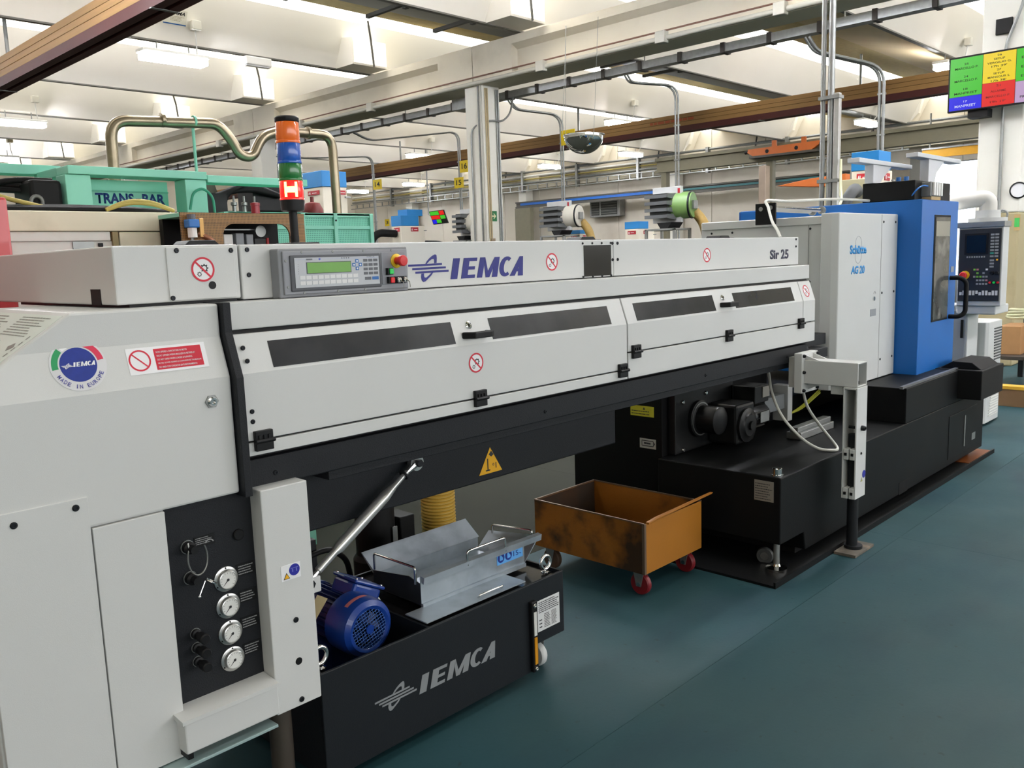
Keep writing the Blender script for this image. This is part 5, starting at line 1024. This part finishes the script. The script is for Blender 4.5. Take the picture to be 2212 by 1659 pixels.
MB().tube(bend([(11.0,13.8,2.12),(10.6,13.85,2.14),(10.45,13.9,2.0),(10.45,13.9,1.3)],.25,7),.075,12).build('black_duct',m_rubber,t,smooth=60); MB().tube(bend([(11.62,13.66,1.9),(12.0,13.4,1.88),(12.1,13.3,1.3)],.25,7),.075,12).build('black_duct',m_rubber,t,smooth=60)
mist(11.5,11.77,8.235,8.50,1.5,1.953,2.069,'mist collector with light blue hood below the green drum unit',wide=.17)
t=mist(8.5,8.8,3.295,3.55,1.7,2.275,2.451,'mist collector with blue hood behind the lathe loader arms',wide=.06)
MB().box(8.35,8.5,3.30,3.75,1.7,2.19).build('side_box',M('collector_beige',(206,198,160),.55),t,bevel=.008)
MB().tube(bend([(8.33,3.42,2.06),(8.22,3.40,2.10),(8.15,3.45,1.98),(8.15,3.5,1.85)],.08,6),.055,12).build('grey_duct',M('duct_grey',(92,94,94),.6),t,smooth=60); MB().tube(bend([(8.30,3.5,1.98),(8.20,3.62,1.97),(8.2,3.64,1.8)],.1,6),.05,12).build('grey_duct',MATS['duct_grey'],t,smooth=60)
mist(12.5,12.68,10.27,10.54,1.5,1.96,2.03,'small distant mist collector beside the white drum unit')
# louvred drum fan units
m_louv=M('louvre_grey',(98,101,103),.5,.2,noise=.04); m_louvd=M('louvre_dark',(40,42,42),.6)
def fanunit(x0,y0,y1,zb,zt,drum,label,stand=True):
    t=thing('drum_fan_unit',(x0+.1,y0,0),label,'fan unit','louvred drum fan units on stands')
    n=4; h=(zt-zb)/n; w_=.24; bl=[]
    MB().box(x0+.05,x0+w_,y0+.03,y1-.06,zb+.02,zt-.02).build('louvre_core',m_louvd,t)
    for k in range(n):
        z_=zb+k*h
        MB().prism([(y1,z_+h*.12),(y1,z_+h*.62),(y0+.02,z_+h*.62),(y0+.02,z_+h*.12)],'x',x0,x0+.03).build('louvre_blade',m_louv,t)
        MB().prism([(x0,z_+h*.12),(x0,z_+h*.62),(x0+w_,z_+h*.85),(x0+w_,z_-h*.1)],'y',y0-.005,y0+.02).build('louvre_cheek',m_louv,t)
        MB().prism([(x0,z_+h*.12),(x0+.01,z_+h*.62),(x0+w_,z_+h*.8),(x0+w_,z_+h*.76),(x0+.02,z_+h*.58)],'y',y0+.02,y1).build('louvre_vane',m_louv,t)
    MB().box(x0+w_,x0+w_+.07,y0-.08,y1+.02,zb-.05,zt+.08).build('mount_frame',M('frame_white',(196,198,198),.5),t,bevel=.006)
    MB().box(x0+w_-.001,x0+w_+.0,y0-.07,y0-.03,zt-.02,zt+.05).build('red_tag',m_plate,t)
    r_d=(zt-zb)*.5; cz=(zb+zt)/2
    dc=Vector((x0+w_+.07,y0-.05+r_d*.0,cz))
    dd=MB().lathe([(r_d*.85,0),(r_d,.02),(r_d,.30),(r_d*.93,.34),(0.0001,.34)],(x0+w_+.05,y0+.12,cz),(.25,-1,0),28).build('drum',drum,t,smooth=35)
    MB().lathe([(r_d*1.01,0),(r_d*1.03,.006),(r_d*1.03,.02),(r_d*1.01,.026)],Vector((x0+w_+.05,y0+.12,cz))+Vector((.25,-1,0)).normalized()*.30,(.25,-1,0),28).build('drum_band',m_screw,dd)
    fc=Vector((x0+w_+.05,y0+.12,cz))+Vector((.25,-1,0)).normalized()*.345
    MB().box(fc.x-.07,fc.x+.03,fc.y-.05,fc.y,cz-.06,cz+.06).build('terminal_box',m_galv,dd,bevel=.005)
    MB().tube(bend([(fc.x+.10,fc.y+.05,cz-r_d*.5),(fc.x+.16,fc.y-.05,cz-r_d*1.2),(fc.x+.22,fc.y-.08,cz-r_d*2.2),(fc.x+.22,fc.y-.08,1.0)],.15,7),.075,14).build('flexible_duct',M('duct_tan',(176,146,84),.5,noise=.1,scale=30),t,smooth=60)
    MB().prism([(y0-.05,zb-.05),(y0+.2,zb-.05),(y0+.14,zb-.14),(y0+.02,zb-.14)],'x',x0+.05,x0+.35).build('saddle',m_black,t)
    for xx in (x0+.02,x0+.42):
        for yy in (y0-.12,y1-.02): MB().box(xx,xx+.035,yy,yy+.035,0,zb-.14).build('stand_leg',m_galv,t)
    MB().box(x0+.02,x0+.455,y0-.12,y1+.015,zb-.16,zb-.135).build('stand_top',m_galv,t)
    return t
m_drumw=M('drum_white',(222,218,204),.45,noise=.02); m_drumg=M('drum_green',(122,158,92),.4,noise=.03)
fanunit(11.8,10.2,10.64,2.07,2.465,m_drumw,'fan unit with white drum left of the wall window')
fanunit(10.5,7.03,7.41,2.035,2.415,m_drumg,'fan unit with green drum and tan duct at right')
fanunit(11.85,12.78,13.05,2.08,2.485,m_drumw,'fan unit partly hidden behind the arrow sign column')
# ================================================================== SIGNS, SCREENS, MIRROR
m_sy=M('board_yellow',(238,208,22),.5); m_blackp=M('print_black',(24,24,24),.6)
def board(x,y,z,w_,h,num,label,hang=None):
    t=thing('number_sign',(x,y,z),label,'sign','yellow number signs')
    MB().box(x,x+.006,y-w_,y,z,z+h).build('board',m_sy,t)
    if num: text(num,(x,y-w_*.22,z+h*.28),NY,ZA,w_*.56,h*.48,m_blackp,t,t=.001,lift=.002,bold=.01)
    return t
board(13.97,18.36,3.43,.36,.25,'14','yellow sign reading 14 on the conduit right of the bronze pipe')
board(13.972,15.25,3.22,.32,.24,'15','yellow sign reading 15 just left of the column')
board(13.972,15.04,3.56,.32,.27,'16','yellow sign reading 16 above sign 15')
board(13.572,11.585,3.76,.36,.29,'17','yellow sign half hidden behind the dome mirror')
t=board(31.985,41.1,3.68,.42,.4,'3','small yellow sign reading 3 on the far wall')
# arrow sign on the column
AS=thing('exit_arrow_sign',(12.17,12.18,2.28),'green sign with pale arrow pointing right on the column','sign')
MB().box(12.06,12.26,12.176,12.189,2.285,2.485).build('board',M('sign_green',(30,110,62),.5),AS)
MB().plate([(12.09,12.1755,2.372),(12.19,12.1755,2.372),(12.16,12.1755,2.335),(12.185,12.1755,2.335),(12.235,12.1755,2.385),(12.185,12.1755,2.435),(12.16,12.1755,2.435),(12.19,12.1755,2.398),(12.09,12.1755,2.398)],NY,.001).build('arrow',M('arrow_cream',(226,222,180),.5),AS)
# big screen on the right column
TV=thing('wall_screen',(11.75,3.1,3.15),'large screen with green, yellow and red schedule blocks on the column','screen')
Y1,Z0,Z1=3.72,3.165,3.785; W=1.12
MB().box(11.73,11.79,Y1-W,Y1,Z0-.02,Z1+.01).build('bezel',m_black,TV,bevel=.006)
def scr(name,col,es=1.0): return M('screen_'+name,(6,6,6),.3,emit=col,es=es*.95)
m_tvt=M('screen_text',(30,40,20),.5); m_tvw=scr('white',(220,226,255),.8)
def cell(u0,u1,v0,v1,m):
    return MB().box(11.7275,11.7305,Y1-.02-(W-.04)*u1,Y1-.02-(W-.04)*u0,Z1-.012-(Z1-Z0-.01)*v1,Z1-.012-(Z1-Z0-.01)*v0).build('screen_block',m,TV)
def wr(s,u0,u1,v,h,m=m_tvt): 
    text(s,(11.7275,Y1-.02-(W-.04)*u0,Z1-.012-(Z1-Z0-.01)*(v+h)),NY,ZA,(W-.04)*(u1-u0),(Z1-Z0)*h*.62,m,TV,t=.0005,lift=.002,bold=.015)
cell(0,.335,0,.74,scr('green',(64,196,40))); cell(0,.335,.745,1,scr('blue',(10,10,230))); cell(.34,.665,0,.555,scr('yellow',(240,212,20))); cell(.34,.665,.56,1,scr('red',(228,22,14))); cell(.67,1,0,.6,MATS['screen_green']); cell(.67,1,.605,1,scr('lilac',(190,160,200)))
for k,(a,b) in enumerate((('25','MARCELLO P.'),('24','MARCELLO P.'),('18','MANPREET'))): wr(a,.145,.19,.08+.24*k,.06); wr(b,.05,.29,.15+.24*k,.07)
wr('17',.15,.19,.80,.06,m_tvw); wr('MANPREET',.06,.28,.87,.08,m_tvw)
for k,s_ in enumerate(('26','SETUP','VERGILIO G.','17h 39\'','27','SETUP','MANSOUR S.','17h 38\'')): wr(s_,.502-.011*len(s_),.502+.011*len(s_),.01+.068*k,.06)
for k,s_ in enumerate(('21','ALLARME','MARCELLO P.','19h 19\'')): wr(s_,.502-.011*len(s_),.502+.011*len(s_),.58+.1*k,.065,M('screen_text_red',(120,8,8),.5))
for k in range(3): wr('EDI',.72,.80,.12+.17*k,.07)
wr('PRO',.72,.80,.85,.07)
MB().box(11.79,12.0,3.05,3.3,3.3,3.6).build('wall_mount',m_black,TV); MB().box(11.78,11.98,3.28,3.5,3.06,3.16).build('player_box',m_black,TV)
T2=thing('far_screen',(24.2,27.3,3.1),'small tilted screen with coloured blocks on the far wall','screen')
def fq(u,v): 
    a,b,c=Vector((24,27.79,3.58)),Vector((24,26.95,3.60)),Vector((24,27.56,3.08)); return a+(b-a)*u+(c-a)*v
def fb(u0,u1,v0,v1,m,t=.01,o=0.): MB().plate([fq(u0,v0)+Vector((o,0,0)),fq(u1,v0)+Vector((o,0,0)),fq(u1,v1)+Vector((o,0,0)),fq(u0,v1)+Vector((o,0,0))],NX,t).build('screen_block',m,T2)
MB().plate([fq(-.04,-.05)+Vector((.05,0,0)),fq(1.04,-.05)+Vector((.05,0,0)),fq(1.04,1.05)+Vector((.05,0,0)),fq(-.04,1.05)+Vector((.05,0,0))],NX,.05).build('bezel',m_black,T2)
for a in ((0,.62,0,.3,'green'),(.66,1,0,.33,'red'),(0,.62,.34,.64,'red'),(.66,1,.37,.66,'green'),(0,.27,.68,1,'blue'),(.30,.62,.68,.96,'green')): fb(*a[:4],MATS['screen_'+a[4]])
MB().tube([(24.05,27.8,3.45),(24.2,28.1,3.5),(24.2,28.1,6.46)],.03,8).build('ceiling_pole',m_galv,T2)
# dome mirror hung on wires from the girder
DM=thing('dome_mirror',(11.7,9.75,3.2),'half dome mirror hanging on wires in front of the yellow sign','mirror')
dc=Vector((11.6,9.40,3.545)); R_=.335
MB().lathe([(R_,0)]+[(max(1e-4,R_*math.cos(a)),-.30*math.sin(a)) for a in [math.pi/2*k/10 for k in range(1,11)]],dc,(.06,.02,1),40).build('dome',M('mirror_acrylic',(226,230,232),.06,1.),DM,smooth=60)
MB().ring(dc,XA,YA,R_-.005,R_+.018,n=40,t=.012).build('rim',m_alu,DM)
for p,q in (((11.30,9.62,3.57),(11.985,10.05,5.50)),((11.62,9.2,3.57),(11.985,9.35,5.50)),((11.58,9.78,3.57),(11.985,10.06,5.50))): MB().cyl(p,q,.004,n=5).build('hanging_wire',m_galv,DM)
# placard on the roof beam
PL=thing('name_placard',(7.35,15.0,5.75),'small white placard on the roof beam beside the crane beam','sign')
pn=Vector((0,-.89,-.46)).normalized(); pu=Vector((0,-.46,.89)).normalized(); po=Vector((7.30,15.39,5.88))
MB().plate([po,po+Vector((.42,0,0)),po+Vector((.42,0,0))+pu*.26,po+pu*.26],pn,.006).build('card',M('card_white',(228,224,208),.7),PL)
text('TAMA',po+pu*.17+pn*.006+Vector((.13,0,0)),XA,pu,.25,.06,m_blackp,PL,shear=.3,bold=.02); lines(po+pu*.06+pn*.006+Vector((.12,0,0)),XA,pu,.26,.09,4,M('print_tan',(170,160,130),.6),PL,seed=2); MB().plate([po+pn*.007,po+pn*.007+Vector((.42,0,0)),po+pn*.007+Vector((.42,0,0))+pu*.02,po+pn*.007+pu*.02],pn,.001).build('blue_stripe',MATS['small_blue'],PL)
# gauges on the right column
tag(MB().box(11.96,12.0,3.1,3.28,4.02,4.2).build('loudspeaker',m_black,None,bevel=.006),'small black loudspeaker high on the right column','speaker')
cl_=thing('column_clock',(11.97,2.94,2.0),'round black rimmed dial on the right column edge','dial'); MB().lathe([(.10,0),(.10,.03),(.085,.035),(.085,.025),(.0001,.025)],(12.0,2.95,2.16),NX,28).build('case',m_black,cl_,smooth=35); MB().lathe([(.084,.0),(.0001,0.0)],(11.974,2.95,2.16),NX,24).build('face',m_signw,cl_)
bs=thing('badge_strip',(11.99,2.95,1.7),'small green and brown card strip on the right column','card'); MB().box(11.99,12.0,2.92,2.985,1.68,1.87).build('strip',M('card_tan',(190,160,110),.6),bs); MB().box(11.987,11.991,2.925,2.98,1.72,1.83).build('green_field',M('card_green',(70,190,90),.6),bs)
tag(MB().tube(bend([(11.97,3.16,1.9),(11.97,3.16,3.9),(11.95,3.0,4.3),(11.95,2.9,4.8)],.1),.018,8).build('column_conduit',m_galv,None,smooth=60),'grey conduit running up the right column behind the screen','conduit')
# ================================================================== CONDUIT DROPS
def drop(pts,label,r=.018,gap=.06,n=2,rr=.25):
    t=thing('conduit_drop',pts[-1],label,'conduit','conduit drops from the cable trunking')
    for k in range(n): MB().tube(bend([Vector(p)+Vector((0,-gap*k,0.0 if i<1 else -.0)) for i,p in enumerate(pts)],rr,6),r,8).build('pipe',m_galv,t,smooth=60)
    p=Vector(pts[-1]); 
    for z_ in (2.6,3.2,3.8): MB().box(p.x-.02,p.x+.02,p.y-gap-.03,p.y+.03,z_,z_+.025).build('clip',m_galv,t)
    return t
drop([(12.81,9.43,4.672),(12.9,9.4,4.55),(13.6,8.9,4.50),(13.6,8.9,0)],'conduit pair dropping right of the dome mirror')
drop([(12.81,12.3,4.672),(12.9,12.2,4.48),(13.6,11.62,4.36),(13.6,11.62,0)],'conduit pair dropping left of the dome mirror')
drop([(12.81,17.5,4.672),(13.2,17.4,4.5),(14.0,15.1,4.5),(14.0,15.1,0)],'conduit pair dropping beside signs 15 and 16',n=2)
drop([(12.81,21.0,4.672),(13.2,20.5,4.4),(14.0,18.4,4.28),(14.0,18.4,0)],'conduit pair dropping beside sign 14')
drop([(12.81,6.1,4.672),(12.9,6.0,4.45),(13.6,5.28,4.2),(13.6,5.28,0)],'conduit pair dropping behind the tall aluminium posts',r=.026)
TP=thing('service_posts',(8.0,3.56,0),'tall grey conduits and aluminium profile rising behind the lathe','conduit')
MB().cyl((8.0,3.625,0),(8.0,3.625,5.72),.022,n=12).build('conduit',m_galv,TP,smooth=40); MB().cyl((8.0,3.548,0),(8.0,3.548,5.72),.03,n=12).build('conduit',m_galv,TP,smooth=40)
MB().box(7.97,8.03,3.46,3.51,0,2.95).build('aluminium_profile',m_alu,TP,bevel=.004); MB().box(8.0,8.04,3.515,3.53,0,2.95).build('profile_slot',M('slot_black',(50,52,54),.5),TP)
for z_ in (2.15,2.9): MB().box(7.95,8.05,3.45,3.65,z_,z_+.03).build('clip',m_galv,TP)
for k in range(2): tag(MB().tube(bend([(7.99,3.44,2.35-.18*k),(7.9,3.40,2.1-.08*k),(7.8,3.34,1.98),(7.6,3.3,1.86)],.1),.012,8).build('pale_hose',M('hose_pale',(206,206,170),.5),TP,smooth=60))
CC=thing('column_conduits',(12.0,12.3,0),'conduits and cables running down the column with the arrow sign','conduit')
for k,(y_,mm,r_c) in enumerate(((12.30,'galvanised_steel',.016),(12.24,'conduit_grey',.02))): MB().cyl((11.98,y_,0),(11.98,y_,4.85),r_c,n=8).build('conduit',MATS[mm],CC,smooth=40)
for k,x_ in enumerate((12.05,12.10,12.34,12.39)): MB().cyl((x_,12.17,0),(x_,12.17,4.8),.016,n=8).build('conduit',M('conduit_tan',(186,168,130),.6) if k<2 else m_galv,CC,smooth=40)
MB().tube(bend([(12.75,12.1,4.68),(12.6,12.05,4.35),(12.45,12.12,4.2),(12.1,12.14,4.2),(11.97,12.5,4.1),(11.97,12.52,3.7),(11.97,12.52,0)],.15),.018,8).build('conduit',m_galv,CC,smooth=60); MB().box(12.05,12.16,12.14,12.188,0,1.95).build('cable_duct',M('duct_brown',(150,132,104),.6),CC)
# ================================================================== FAR WALL EQUIPMENT
FW=thing('wall_pipe_run',(31.2,20,4.8),'bundle of horizontal pipes and cable ladder along the far wall','pipe')
for z_,r_p,mm in ((5.62,.05,'galvanised_steel'),(5.42,.045,'white_plastic'),(5.28,.03,'hose_oily_yellow'),(5.12,.06,'galvanised_steel')): MB().cyl((31.15,2,z_),(31.15,43,z_),r_p,n=8).build('pipe',MATS[mm],FW,smooth=40)
MB().box(31.0,31.06,11,43,4.98,5.02).build('ladder_rail',m_galv,FW); MB().box(31.0,31.06,11,43,4.74,4.78).build('ladder_rail',m_galv,FW)
for k in range(53): MB().box(31.01,31.05,11.2+.6*k,11.26+.6*k,4.78,4.98).build('ladder_rung',m_galv,FW)
for k in range(9): MB().box(31.05,31.25,12+3.4*k,12.12+3.4*k,4.7,5.7).build('pipe_bracket',m_galv,FW)
BR=thing('wall_rail',(30.9,21,0),'dark steel rail with blue strip along the far wall','rail')
MB().box(30.9,31.0,13,29.4,3.93,4.02).build('lower_flange',M('rail_dark',(86,84,78),.6,.3),BR); MB().box(30.9,31.0,13,29.4,4.18,4.24).build('upper_flange',MATS['rail_dark'],BR); MB().box(30.97,31.0,13,29.4,4.02,4.18).build('rail_back',MATS['rail_dark'],BR)
MB().box(30.93,30.965,21,29.1,4.06,4.17).build('blue_strip',M('strip_blue',(30,104,196),.5),BR); MB().box(30.93,30.965,13,20.9,4.06,4.14).build('teal_strip',M('strip_teal',(40,104,110),.5),BR)
MB().box(30.85,31.1,28.4,29.4,0,3.93).build('rail_post',M('post_olive',(128,124,104),.7),BR)
m_run=M('runway_olive',(122,118,98),.65,.1,noise=.04)
RW=thing('runway_beam',(24.3,9,0),'olive grey crane runway beam behind the lathe','crane beam')
MB().box(24.0,24.3,5.5,16.5,4.50,4.60).build('top_flange',m_run,RW); MB().box(24.1,24.2,5.5,16.5,4.2,4.50).build('web',m_run,RW); MB().box(24.0,24.3,5.5,16.5,4.14,4.22).build('bottom_flange',m_run,RW)
for yy in (12.5,6.2,16.2): MB().box(24.05,24.25,yy-.1,yy+.1,0,4.14).build('runway_post',m_run,RW)
OT=thing('orange_trolley',(23.85,12,4.35),'orange crane trolley beam with two round holes','crane trolley')
MB().prism([(13.06,4.50),(13.08,4.40),(12.9,4.29),(11.1,4.29),(10.88,4.42),(10.88,4.52)],'x',23.80,23.92).build('trolley_beam',M('trolley_orange',(206,108,40),.5,noise=.04),OT,bevel=.004)
for yy in (12.45,11.55): MB().lathe([(.055,0),(.055,.004),(.0001,.004)],(23.80,yy,4.39),NX,18).build('hole',m_black,OT); MB().box(23.84,23.92,yy-.25,yy-.13,4.50,4.68).build('lug',MATS['trolley_orange'],OT)
for yy in (13.12,10.82): MB().cyl((23.86,yy-.06,4.42),(23.86,yy+.06,4.42),.05,n=10).build('bumper',m_black,OT)
MB().box(23.75,24.0,10.9,13.0,4.225,4.288).build('trolley_rail',MATS['rail_dark'],OT)
tag(MB().box(10.0,10.12,5.25,5.34,0,2.575).build('steel_post',M('post_metal',(176,160,146),.3,.7,noise=.1,scale=5),None,bevel=.004),'square steel post behind the lathe rods','post')
OJ=thing('jib_crane',(9.4,4.2,0),'orange jib crane arm behind the service posts','crane'); MB().prism([(4.75,2.26),(4.35,2.31),(3.95,2.33),(3.95,2.20),(4.35,2.22)],'x',9.3,9.42).build('jib_arm',MATS['trolley_orange'],OJ,bevel=.004); MB().box(9.28,9.44,3.9,4.05,0,2.22).build('jib_column',m_blacksteel,OJ)
YC=thing('yellow_crane_beam',(30,9.5,4.28),'yellow crane beam across the bright gate','crane beam'); MB().box(29.9,30.1,4,10.2,4.29,4.55).build('beam',M('crane_yellow',(232,170,30),.5),YC); MB().box(29.85,30.15,4,10.2,4.55,4.6).build('rail',m_galv,YC); 
for yy in (4.2,10.0): MB().cyl((30,yy,4.6),(30,yy,5.7),.03,n=8).build('hanger',m_galv,YC)
WW=thing('window_1',(31.9,24.2,3.28),'small louvred steel window unit on the far wall','window',kind='structure'); del WW['category']
MB().box(31.55,31.95,23.6,25.3,3.28,4.02).build('frame',m_galv,WW,bevel=.01)
for a,b in ((24.75,25.2),(23.75,24.65)): 
    MB().box(31.53,31.56,a,b,3.36,3.94).build('pane',M('louvre_black',(46,48,46),.6),WW)
    for k in range(5): MB().box(31.51,31.54,a,b,3.42+.11*k,3.44+.11*k).build('slat',m_sheet,WW)
tag(MB().box(31.7,32.0,10.7,11.2,0,4.6).build('gate_jamb',M('jamb_grey',(110,110,104),.6),None),'grey steel jamb beside the bright gate','jamb')
# ================================================================== RIGHT EDGE CLUTTER
m_card=M('cardboard',(172,130,86),.8,noise=.06,scale=8)
CB=tag(MB().box(10.1,10.6,2.40,2.62,.37,.665).build('cardboard_box',m_card,None,bevel=.003),'brown cardboard box on the low bench at the right edge','box')
tag(MB().box(10.35,10.8,2.1,2.39,.37,.72).build('cardboard_box',m_card,None,bevel=.003),'open brown cardboard box beside the white hose coil','box')
BN=thing('low_bench',(10.6,2.4,0),'low dark bench carrying the cardboard boxes','bench'); MB().box(9.95,11.2,1.6,2.68,.33,.368).build('bench_top',M('bench_dark',(60,54,48),.6),BN,bevel=.004)
for x_ in (10.0,11.1):
    for y_ in (1.65,2.6): MB().box(x_,x_+.05,y_,y_+.05,0,.33).build('leg',m_blacksteel,BN)
HC=thing('hose_coil',(10.3,2.42,.67),'pale hose coil lying on the cardboard boxes','hose')
for k in range(4): MB().tube([Vector((10.45,2.36,.752+.022*k))+Vector((.20*math.cos(t),(.26-.01*k)*math.sin(t),.012*math.sin(2*t+k))) for t in [2*math.pi*q/28 for q in range(28)]],.016,8,closed=True).build('coil_turn',M('hose_pale',(206,206,170),.5),HC,smooth=60)
KB=thing('floor_guard',(9.1,1.6,0),'low brown floor guard with yellow top edge at the right','guard rail'); MB().box(9.02,9.14,.2,2.32,0,.165).build('guard_body',M('guard_brown',(126,96,66),.6,noise=.1,scale=5),KB,bevel=.004); MB().box(9.015,9.145,.2,2.32,.165,.195).build('yellow_edge',M('edge_yellow',(214,166,50),.6),KB)
tag(MB().box(9.5,9.62,.2,2.5,0,.02).build('floor_stripe',M('stripe_yellow',(190,160,70),.8,noise=.15,scale=6),None),'worn yellow stripe on the floor behind the guard','floor marking')

# lettering on the far crane beam and small spot lamps behind the girder
lines((19.355,13.45,4.86),NY,ZA,1.6,.07,1,M('print_red',(170,84,46),.7),cb,seed=41,fill=.9)
for p,lab in (((13.2,14.0,5.04),'small spot lamp glowing at the left edge of the column'),((13.2,10.0,5.067),'small spot lamp glowing above the dome mirror'),((13.2,6.08,5.058),'small spot lamp glowing beside the tall conduits'),((13.2,17.94,5.068),'small spot lamp glowing above the trunking'),((13.2,21.83,5.08),'small spot lamp glowing behind the signal tower')):
    t=thing('spot_lamp',p,lab,'lamp','spot lamps behind the girder')
    MB().lathe([(.03,.06),(.06,.02),(.065,0),(.06,-.012)],p,(0,0,1),16).build('housing',m_white,t,smooth=35)
    MB().lathe([(.058,-.014),(.04,-.03),(.0001,-.038)],p,(0,0,1),16).build('bulb',M('spot_bulb',(255,255,255),.4,emit=(250,250,255),es=14.),t)
    MB().tube([(p[0],p[1],p[2]+.05),(p[0],p[1],p[2]+.09),(12.59,p[1],p[2]+.09)],.012,6).build('stem',m_galv,t)
# keep the tree at thing > part > sub-part: deeper pieces move up under their part
def depth(o):
    d=0
    while o.parent: o=o.parent; d+=1
    return d
for o in list(S.objects):
    if depth(o)>2:
        q=o
        while depth(q)>1: q=q.parent
        o.parent=q
